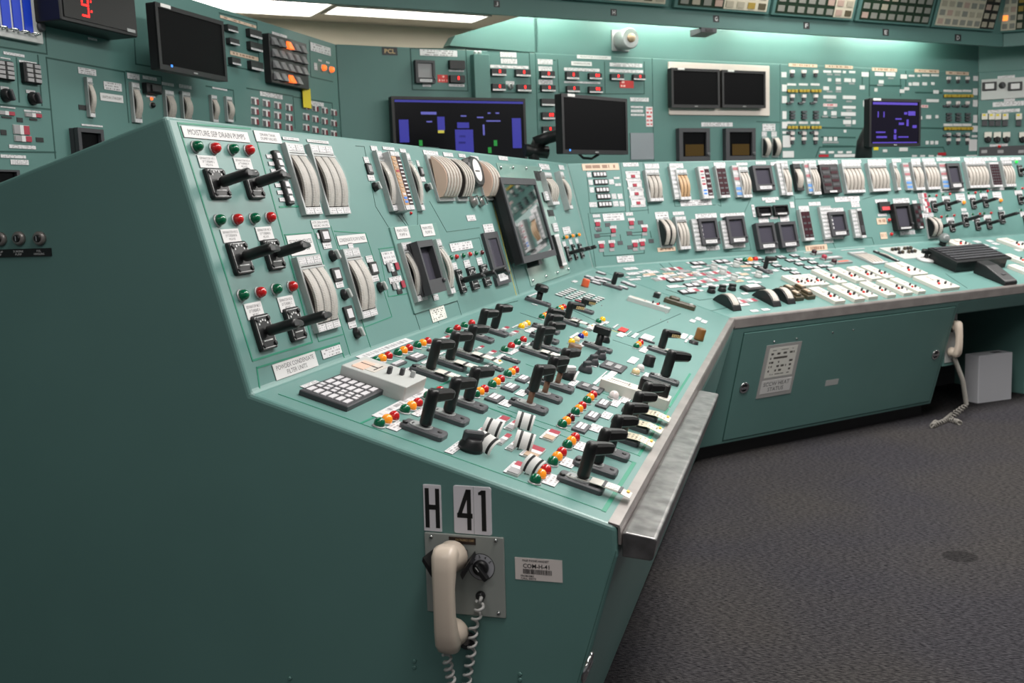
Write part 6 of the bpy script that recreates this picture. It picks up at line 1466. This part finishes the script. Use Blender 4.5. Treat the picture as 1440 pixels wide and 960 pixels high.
plate(P, 986, 172, 1030, 178); plate(P, 1072, 174, 1090, 184); plate(P, 1071, 185, 1078, 192); plate(P, 1084.5, 185, 1092, 192); plate(P, 955, 226, 999, 229); plate(P, 1021, 223, 1062, 226)
for r in ((1071, 193, 1080, 221), (1085, 193, 1094, 221)): arc_meter(P, *r, 1, 0.04, BLACK)
stripe(P, [(1064, 171), (1096, 172)], LINE_DARK, 0.006, 'score_line')
# mimic board
P = pr4
for r in ((1109, 89, 1149, 95), (1160, 91, 1199, 97), (1226, 95, 1261, 101), (1286, 97, 1320, 103), (1330, 100, 1362, 106)): plate(P, *r, LABEL_TAN)
def vlight(x, y, m=TEAL_GREY):
    u, v = P.uv(x, y); o = obj('valve_light', cached('valve_light', (1,), lambda b: b.rbox(0, -0.012, 0.03, 0.028, 0, 0.014, CHAR, 0.003, 0.001)), P.root, P.M(u, v)); sub_plate(o, 'valve_cap', 0, 0.016, 0.04, 0.024, 0, 0.016, L_WHITE)
YB = mat('yellow_black_key', (176, 150, 50), 0.5)
left_plates = ((75,405,103,435),(78,475,105,515),(78,540,105,580),(80,625,103,670),(78,685,108,722),(80,738,112,752),(82,762,128,828),(82,850,145,885),(310,395,355,410),(365,395,410,410),(420,398,437,412),(455,398,490,412),(335,440,355,458),(380,440,408,460),(428,440,466,462),(472,442,490,462),(310,485,342,507),(382,487,410,507),(310,535,382,555),(420,537,492,558),(420,595,492,612),
               (312,625,330,645),(355,625,385,648),(410,630,492,652),(422,675,466,698),(474,675,492,698),(425,730,440,745),(313,770,332,792),(340,770,360,792),(370,770,388,792),(600,405,650,428),(515,480,543,503),(525,405,565,432),(598,495,615,515),(292,850,322,862),(340,850,370,862),(392,850,420,862),(440,850,470,862),(372,868,495,882),(535,565,560,600),(555,625,570,655))
mirr = lambda X: 1232-(X-20)*0.94
for X0, Y0, X1, Y1 in left_plates:
    plate(P, 1080+X0/4, Y0/4, 1080+X1/4, Y1/4, WHITE)
    if X0 < 520 and not (310 < X0 < 500 and 470 < Y0 < 520): plate(P, 1080+mirr(X1)/4, (Y0+22)/4, 1080+mirr(X0)/4, (Y1+20)/4, WHITE)
for X0, Y0, X1, Y1 in ((662,405,715,430),(622,450,650,470),(745,418,780,443),(765,490,793,508),(738,830,785,850),(645,840,670,855)): plate(P, 1080+X0/4, Y0/4, 1080+X1/4, Y1/4, WHITE)
for Xs, dy in (((132, 198, 264), 0), ((1012, 1065, 1118), 40)):
    for X in Xs:
        for Y in (415, 552, 762, 792): vlight(1080+X/4, (Y+dy*(0.9 if Y < 600 else 0.1))/4)
        for Y in (475, 690): plate(P, 1080+(X-25)/4, (Y+dy*(0.9 if Y < 600 else 0.3)-7)/4, 1080+(X+25)/4, (Y+dy*(0.9 if Y < 600 else 0.3)+7)/4, WHITE)
        for Y in (512, 717):
            for k in (-1, 0, 1): plate(P, 1080+(X-7+k*20)/4, (Y-8+dy*(0.7 if Y < 600 else 0.15))/4, 1080+(X+7+k*20)/4, (Y+8+dy*(0.7 if Y < 600 else 0.15))/4, YB, name='valve_key', th=0.02)
        for Y in (630, 648, 664): plate(P, 1080+(X-12)/4, (Y-6+dy*0.3)/4, 1080+(X+12)/4, (Y+6+dy*0.3)/4, CHAR2, name='valve_key', th=0.02)
        for k, Y in enumerate((580, 745)): plate(P, 1080+(X-30)/4, (Y-4+dy*0.4)/4, 1080+(X-6)/4, (Y+6+dy*0.4)/4, CHAR2, name='valve_key', th=0.015); plate(P, 1080+(X-14)/4, (Y-9+dy*0.4)/4, 1080+(X+2)/4, (Y-3+dy*0.4)/4, TILE_G, name='valve_key', th=0.02)
for r in ((310, 582, 388, 600), (860, 590, 900, 606)): plate(P, 1080+r[0]/4, r[1]/4, 1080+r[2]/4, r[3]/4, print_mat('pink_strip_print', (222, 196, 196), (190, 90, 96), 10, 1, 0.5))
for r in ((285, 869, 340, 882), (955, 858, 1000, 874)): plate(P, 1080+r[0]/4, r[1]/4, 1080+r[2]/4, r[3]/4, mat('dark_red_plate', (170, 30, 44), 0.5))
plate(P, 1228.5, 206, 1235, 211, YELLOW)
for a, c in ((300, 560), (300, 490), (300, 450), (310, 480), (570, 750), (800, 990), (830, 980)):
    Y = {560: 718, 490: 770, 450: 660, 480: 820, 750: 480, 990: 718, 980: 520}[c]
    stripe(P, [(1080+a/4, Y/4), (1080+c/4, (Y+(c-a)*0.02)/4)], LINE_DARK, 0.012, 'mimic_line')
for X, Y0, Y1 in ((570, 400, 540), (745, 440, 540), (775, 400, 490), (530, 430, 480), (690, 400, 410)): stripe(P, [(1080+X/4, Y0/4), (1080+X/4, Y1/4)], LINE_DARK, 0.010, 'mimic_line')
for pts in ([(270, 880), (290, 828), (560, 822)], [(800, 830), (985, 828), (1003, 872)]): stripe(P, [(1080+x/4, y/4) for x, y in pts], LINE_DARK, 0.010, 'mimic_line')
for X, Y in ((345, 418), (390, 420), (345, 515), (395, 515), (345, 565), (455, 570), (350, 608), (455, 622), (320, 655), (370, 658), (450, 662), (450, 706), (322, 800), (350, 800), (380, 800), (630, 478), (690, 440), (470, 470), (395, 468)): plate(P, 1080+(X-16)/4, (Y-5)/4, 1080+(X+16)/4, (Y+5)/4, GREY)
# far right board
P = pr5
u, v, w, h = P.rect(1380, 117, 1446, 132); t = obj('meter_panel', mesh_of('meter_panel', lambda b: b.rbox(0, 0, w, h+0.06, 0, 0.01, GREY_L, 0.003, 0.001)), P.root, P.M(u, v))
for x in (1391, 1427): u, v, w, h = P.rect(x-10, 116, x+10, 127); key_uv(P, u, v, w, h, WHITE, (1, 1), 'panel_meter', 0.02)
knob(P, 1409, 120, r=0.03, cap=CHAR)
for r in ((1403, 107, 1427, 110), (1412, 139, 1427, 142), (1396, 144, 1440, 148), (1389, 155, 1434, 157), (1392, 203, 1417, 205), (1380, 116, 1384, 118)): plate(P, *r)
for x in (1384, 1394, 1403, 1413, 1432): plate(P, x-4, 160, x+4, 168, IVORY, name='switch_cap', th=0.03); plate(P, x-3.5, 170, x+3.5, 177, CHAR, name='switch_base', th=0.02); plate(P, x-2, 160.5, x+2, 163, YELLOW, d=0.03, name='yellow_mark')
for x in (1389, 1402, 1415, 1438): plate(P, x-5, 186, x+5, 193, IVORY, name='switch_cap', th=0.02); knob(P, x, 196, r=0.03, cap=BLACK)
u, v, w, h = P.rect(1377, 207, 1450, 218); obj('black_strip', mesh_of('black_strip', lambda b: b.rbox(0, 0, w, h, 0, 0.012, CHAR, 0.003, 0.001)), P.root, P.M(u, v))
for x in (1384, 1407, 1436): plate(P, x-4, 211, x+4, 215, TILE_G, d=0.012); 
lamp(P, 1405, 206, L_RED, 0.015)
# ------------------------------------------------------------------ annunciator boxes on the canopy
T_GREY = mat('window_grey', (142, 142, 134), 0.35); T_CREAM = mat('window_cream', (176, 168, 150), 0.35); T_PINK = mat('window_pink', (186, 160, 148), 0.35); T_YEL = mat('window_yellow', (168, 142, 70), 0.35); T_DIM = mat('window_dim', (92, 84, 66), 0.35)
T_LIT = mat('window_lit_amber', (255, 150, 70), 0.4, emit=(255, 140, 60), estr=1.5); BG_G = mat('annunciator_green', (16, 44, 24), 0.5); BG_C = mat('annunciator_cream', (206, 198, 178), 0.5); BG_D = mat('annunciator_dark', (30, 30, 26), 0.5)
def annunciator(PF, letter, x0, x1, ybot, split, label, lit=None, seed=1, left=BG_G, right=BG_C, ncol=8):
    u0, v0 = PF.uv(x0, ybot); u1, _ = PF.uv(x1, ybot+(x1-x0)*0.066); w = u1-u0; h = 0.44; v0 = 0.02
    t = thing('annunciator_box', label, 'alarm panel', M=PF.world((u0+u1)/2, v0+h/2, 0.001), group='alarm window boxes on the canopy')
    obj('box_frame', mesh_of('box_frame', lambda b: b.rbox(0, 0, w, h, 0, 0.03, TEAL_DARK, 0.008, 0.004)), t)
    iw, ih = w*0.93, h*0.92; cw = iw/ncol; nr = 6; rh = ih/nr; rr = random.Random(seed)
    for k, (c0, c1, m) in enumerate(((0, split, left), (split, ncol, right))):
        if c1 > c0: sub_plate(t, 'window_field', -iw/2+cw*(c0+c1)/2, 0, cw*(c1-c0), ih, 0.03, 0.033, m)
    for i in range(ncol):
        for j in range(nr):
            m = rr.choice((T_GREY, T_GREY, T_GREY, T_CREAM, T_PINK)) if i < split else rr.choice((T_CREAM, T_PINK, T_DIM, T_YEL, T_CREAM))
            if lit and (i, j) in lit: m = T_LIT
            sub_plate(t, 'window_tile', -iw/2+cw*(i+0.5), -ih/2+rh*(j+0.5), cw*0.66, rh*0.62, 0.033, 0.037, m)
annunciator(face, 'J', 636, 780, 2, 5, 'alarm window box above the letter J at the canopy left', seed=1)
annunciator(face, 'H', 787, 934, 8, 3, 'alarm window box above the letter H near the speaker', seed=2)
annunciator(face, 'G', 942, 1075, 20, 4, 'alarm window box above the letter G half green half cream', seed=3)
annunciator(face, 'F', 1079, 1194, 28, 6, 'alarm window box above the letter F mostly green field', seed=4)
annunciator(face, 'E', 1197, 1301, 38, 8, 'alarm window box above the letter E all green field', seed=5)
annunciator(face, 'D', 1304, 1392, 46, 6, 'alarm window box above the letter D with cream field', seed=6, left=BG_C, right=BG_D)
annunciator(face3, 'C', 1404, 1470, 40, 2, 'alarm window box with one lit amber window at the far right', lit=((0, 1),), seed=7, left=BG_C, right=BG_G, ncol=6)
P = fasc
for x, y, s in ((698.5, 5.5, 'J'), (863, 17.5, 'H'), (1007, 26.5, 'G'), (1134, 36, 'F'), (1245.5, 45.5, 'E'), (1347, 53, 'D')):
    plate(P, x-4.2, y-5, x+4.2, y+5, BLACK, txt=s, ink=WHITE_INK, bold=0.01, fill=(0.45, 0.62), name='letter_plate')
# speaker horn on the upper wall
P = Panel(canopy, K0-X2*0.004, D2, Z)
u, v = P.uv(866, 57); w = P.rect(859, 42, 884, 73)
t = thing('speaker_horn', 'round silver alarm horn on a square plate on the upper wall', 'speaker', M=P.world(w[0], w[1], 0.001))
obj('mount_plate', mesh_of('mount_plate', lambda b: b.rbox(0, 0, w[2], w[3], 0, 0.01, GREY, 0.004, 0.002)), t)
R_ = w[3]*0.5
obj('horn_body', mesh_of('horn_body', lambda b: b.lathe(0, 0, [(R_*0.9, 0.01), (R_*0.95, 0.05), (R_, 0.055), (R_, 0.12), (R_*0.9, 0.13)], ALU, 28)), t)
obj('horn_cap', mesh_of('horn_cap', lambda b: b.lathe(0, 0, [(R_*0.42, 0.13), (R_*0.40, 0.145), (R_*0.1, 0.15)], mat('horn_cap_tan', (176, 146, 120), 0.5), 20)), t)
# small grey sensor under the canopy edge
qs = hit(997, 40, K0+X2*(NV+0.0), X2)
t = thing('ceiling_sensor', 'small grey sensor box under the canopy edge', 'sensor', M=Matrix.Translation((qs.x, qs.y, zc)) @ Matrix(((D2.x, -X2.x, 0, 0), (D2.y, -X2.y, 0, 0), (0, 0, 1, 0), (0, 0, 0, 1))))
obj('sensor_body', mesh_of('sensor_body', lambda b: b.loops([[(-0.07, 0.0, -0.03), (0.07, 0.0, -0.03), (0.07, 0.12, -0.045), (-0.07, 0.12, -0.045)], [(-0.07, 0.0, -0.001), (0.07, 0.0, -0.001), (0.07, 0.12, -0.001), (-0.07, 0.12, -0.001)]], CHAR2)), t)
obj('sensor_lens', mesh_of('sensor_lens', lambda b: b.box(-0.03, 0.03, -0.004, 0.0, -0.026, -0.008, BLACK)), t)
# ------------------------------------------------------------------ monitors standing behind the consoles
an = math.radians(26); MU = Vector((math.sin(an), math.cos(an), 0)); 
depth = 5.42
cpos = CAM + ray(838.5, 176)*depth
MN = MU.cross(Z); tl = math.radians(0)
Mm = Matrix(((MU.x, Z.x, MN.x, cpos.x), (MU.y, Z.y, MN.y, cpos.y), (MU.z, Z.z, MN.z, cpos.z), (0, 0, 0, 1)))
pm = Panel(thing('tmp_anchor', None, None), cpos, MU, Z); bpy.data.objects.remove(pm.root); 
a = hit(792, 132, cpos, MN)-cpos; c = hit(886, 218, cpos, MN)-cpos
w, h = c.dot(MU)-a.dot(MU), a.z-c.z
def m_arm(t, w, h):
    sub_plate(t, 'asset_tag', -w*0.36, h*0.48, 0.06, 0.014, 0.0, 0.0012, PAPER); sub_plate(t, 'power_led', -w*0.40, -h*0.44, 0.012, 0.010, 0.0, 0.0012, mat('led_blue', (60, 130, 230), 0.4))
    ivm = t.matrix_basis.inverted(); q = lambda px, py, dd: ivm @ (CAM+ray(px, py)*(depth+dd))
    obj('arm', mesh_of('arm', lambda b: (b.tube([(0, 0, -0.05), q(800, 186, 0.12), q(772, 193, 0.14), q(752, 201, 0.14)], [0.03, 0.03, 0.034, 0.034], BLACK, 10), b.tube([q(757, 198, 0.14), q(750, 215, 0.14), q(752, 240, 0.14)], 0.032, BLACK, 10))), t)
    obj('arm_base', mesh_of('arm_base', lambda b: b.tube([q(770, 214, 0.16), q(738, 211, 0.12)], 0.035, BLACK, 10)), t)
    obj('cable', mesh_of('cable', lambda b: b.tube([q(812, 214, 0.06), q(820, 222, 0.05), q(832, 223, 0.05), q(842, 217, 0.06)], 0.007, BLACK, 6)), t)
monitor('black switched off monitor on a jointed arm behind the console corner', Mm, w, h, SCREEN, marks=m_arm)
On = MIT + X2*(A[0]-0.10)
p3 = Panel(con2, On, D2, Z)
u, v, w, h = p3.rect(1223, 138, 1294.5, 205.5)
GVIO = mat('graphic_violet', (50, 36, 110), 0.4, emit=(96, 74, 210), estr=0.5)
def m3(t, w, h):
    sub_plate(t, 'asset_tag', -w*0.36, h*0.48, 0.07, 0.014, 0.0, 0.0012, PAPER)
    for cx, cy, ww, hh in ((0, .40, .86, .05), (0, -.42, .86, .03), (-.33, .17, .02, .12), (-.22, .17, .02, .12), (.32, .20, .14, .09), (.20, .20, .06, .05), (.12, -.02, .10, .05), (.06, .08, .12, .03), (.38, -.08, .08, .06), (-.28, -.2, .18, .03), (-.26, -.3, .2, .04), (.0, -.18, .04, .08), (.16, -.3, .2, .03), (.0, -.3, .05, .1), (.24, .0, .04, .14)):
        sub_plate(t, 'graphic_block', cx*w, cy*h, ww*w, hh*h, -0.003, -0.002, GVIO)
    ivm = t.matrix_basis.inverted(); dd = 0.05
    q = lambda px, py: ivm @ hit(px, py, On-X2*0.09, X2)
    obj('arm', mesh_of('arm', lambda b: b.tube([(-w*0.2, 0, -0.05), q(1222, 182), q(1216, 200), q(1214, 224)], [0.03, 0.04, 0.05, 0.055], BLACK, 10)), t)
monitor('monitor with a violet process graphic standing behind the far console', p3.world(u, v, 0.0), w, h, mat('screen_violet_black', (10, 6, 22), 0.2), marks=m3)
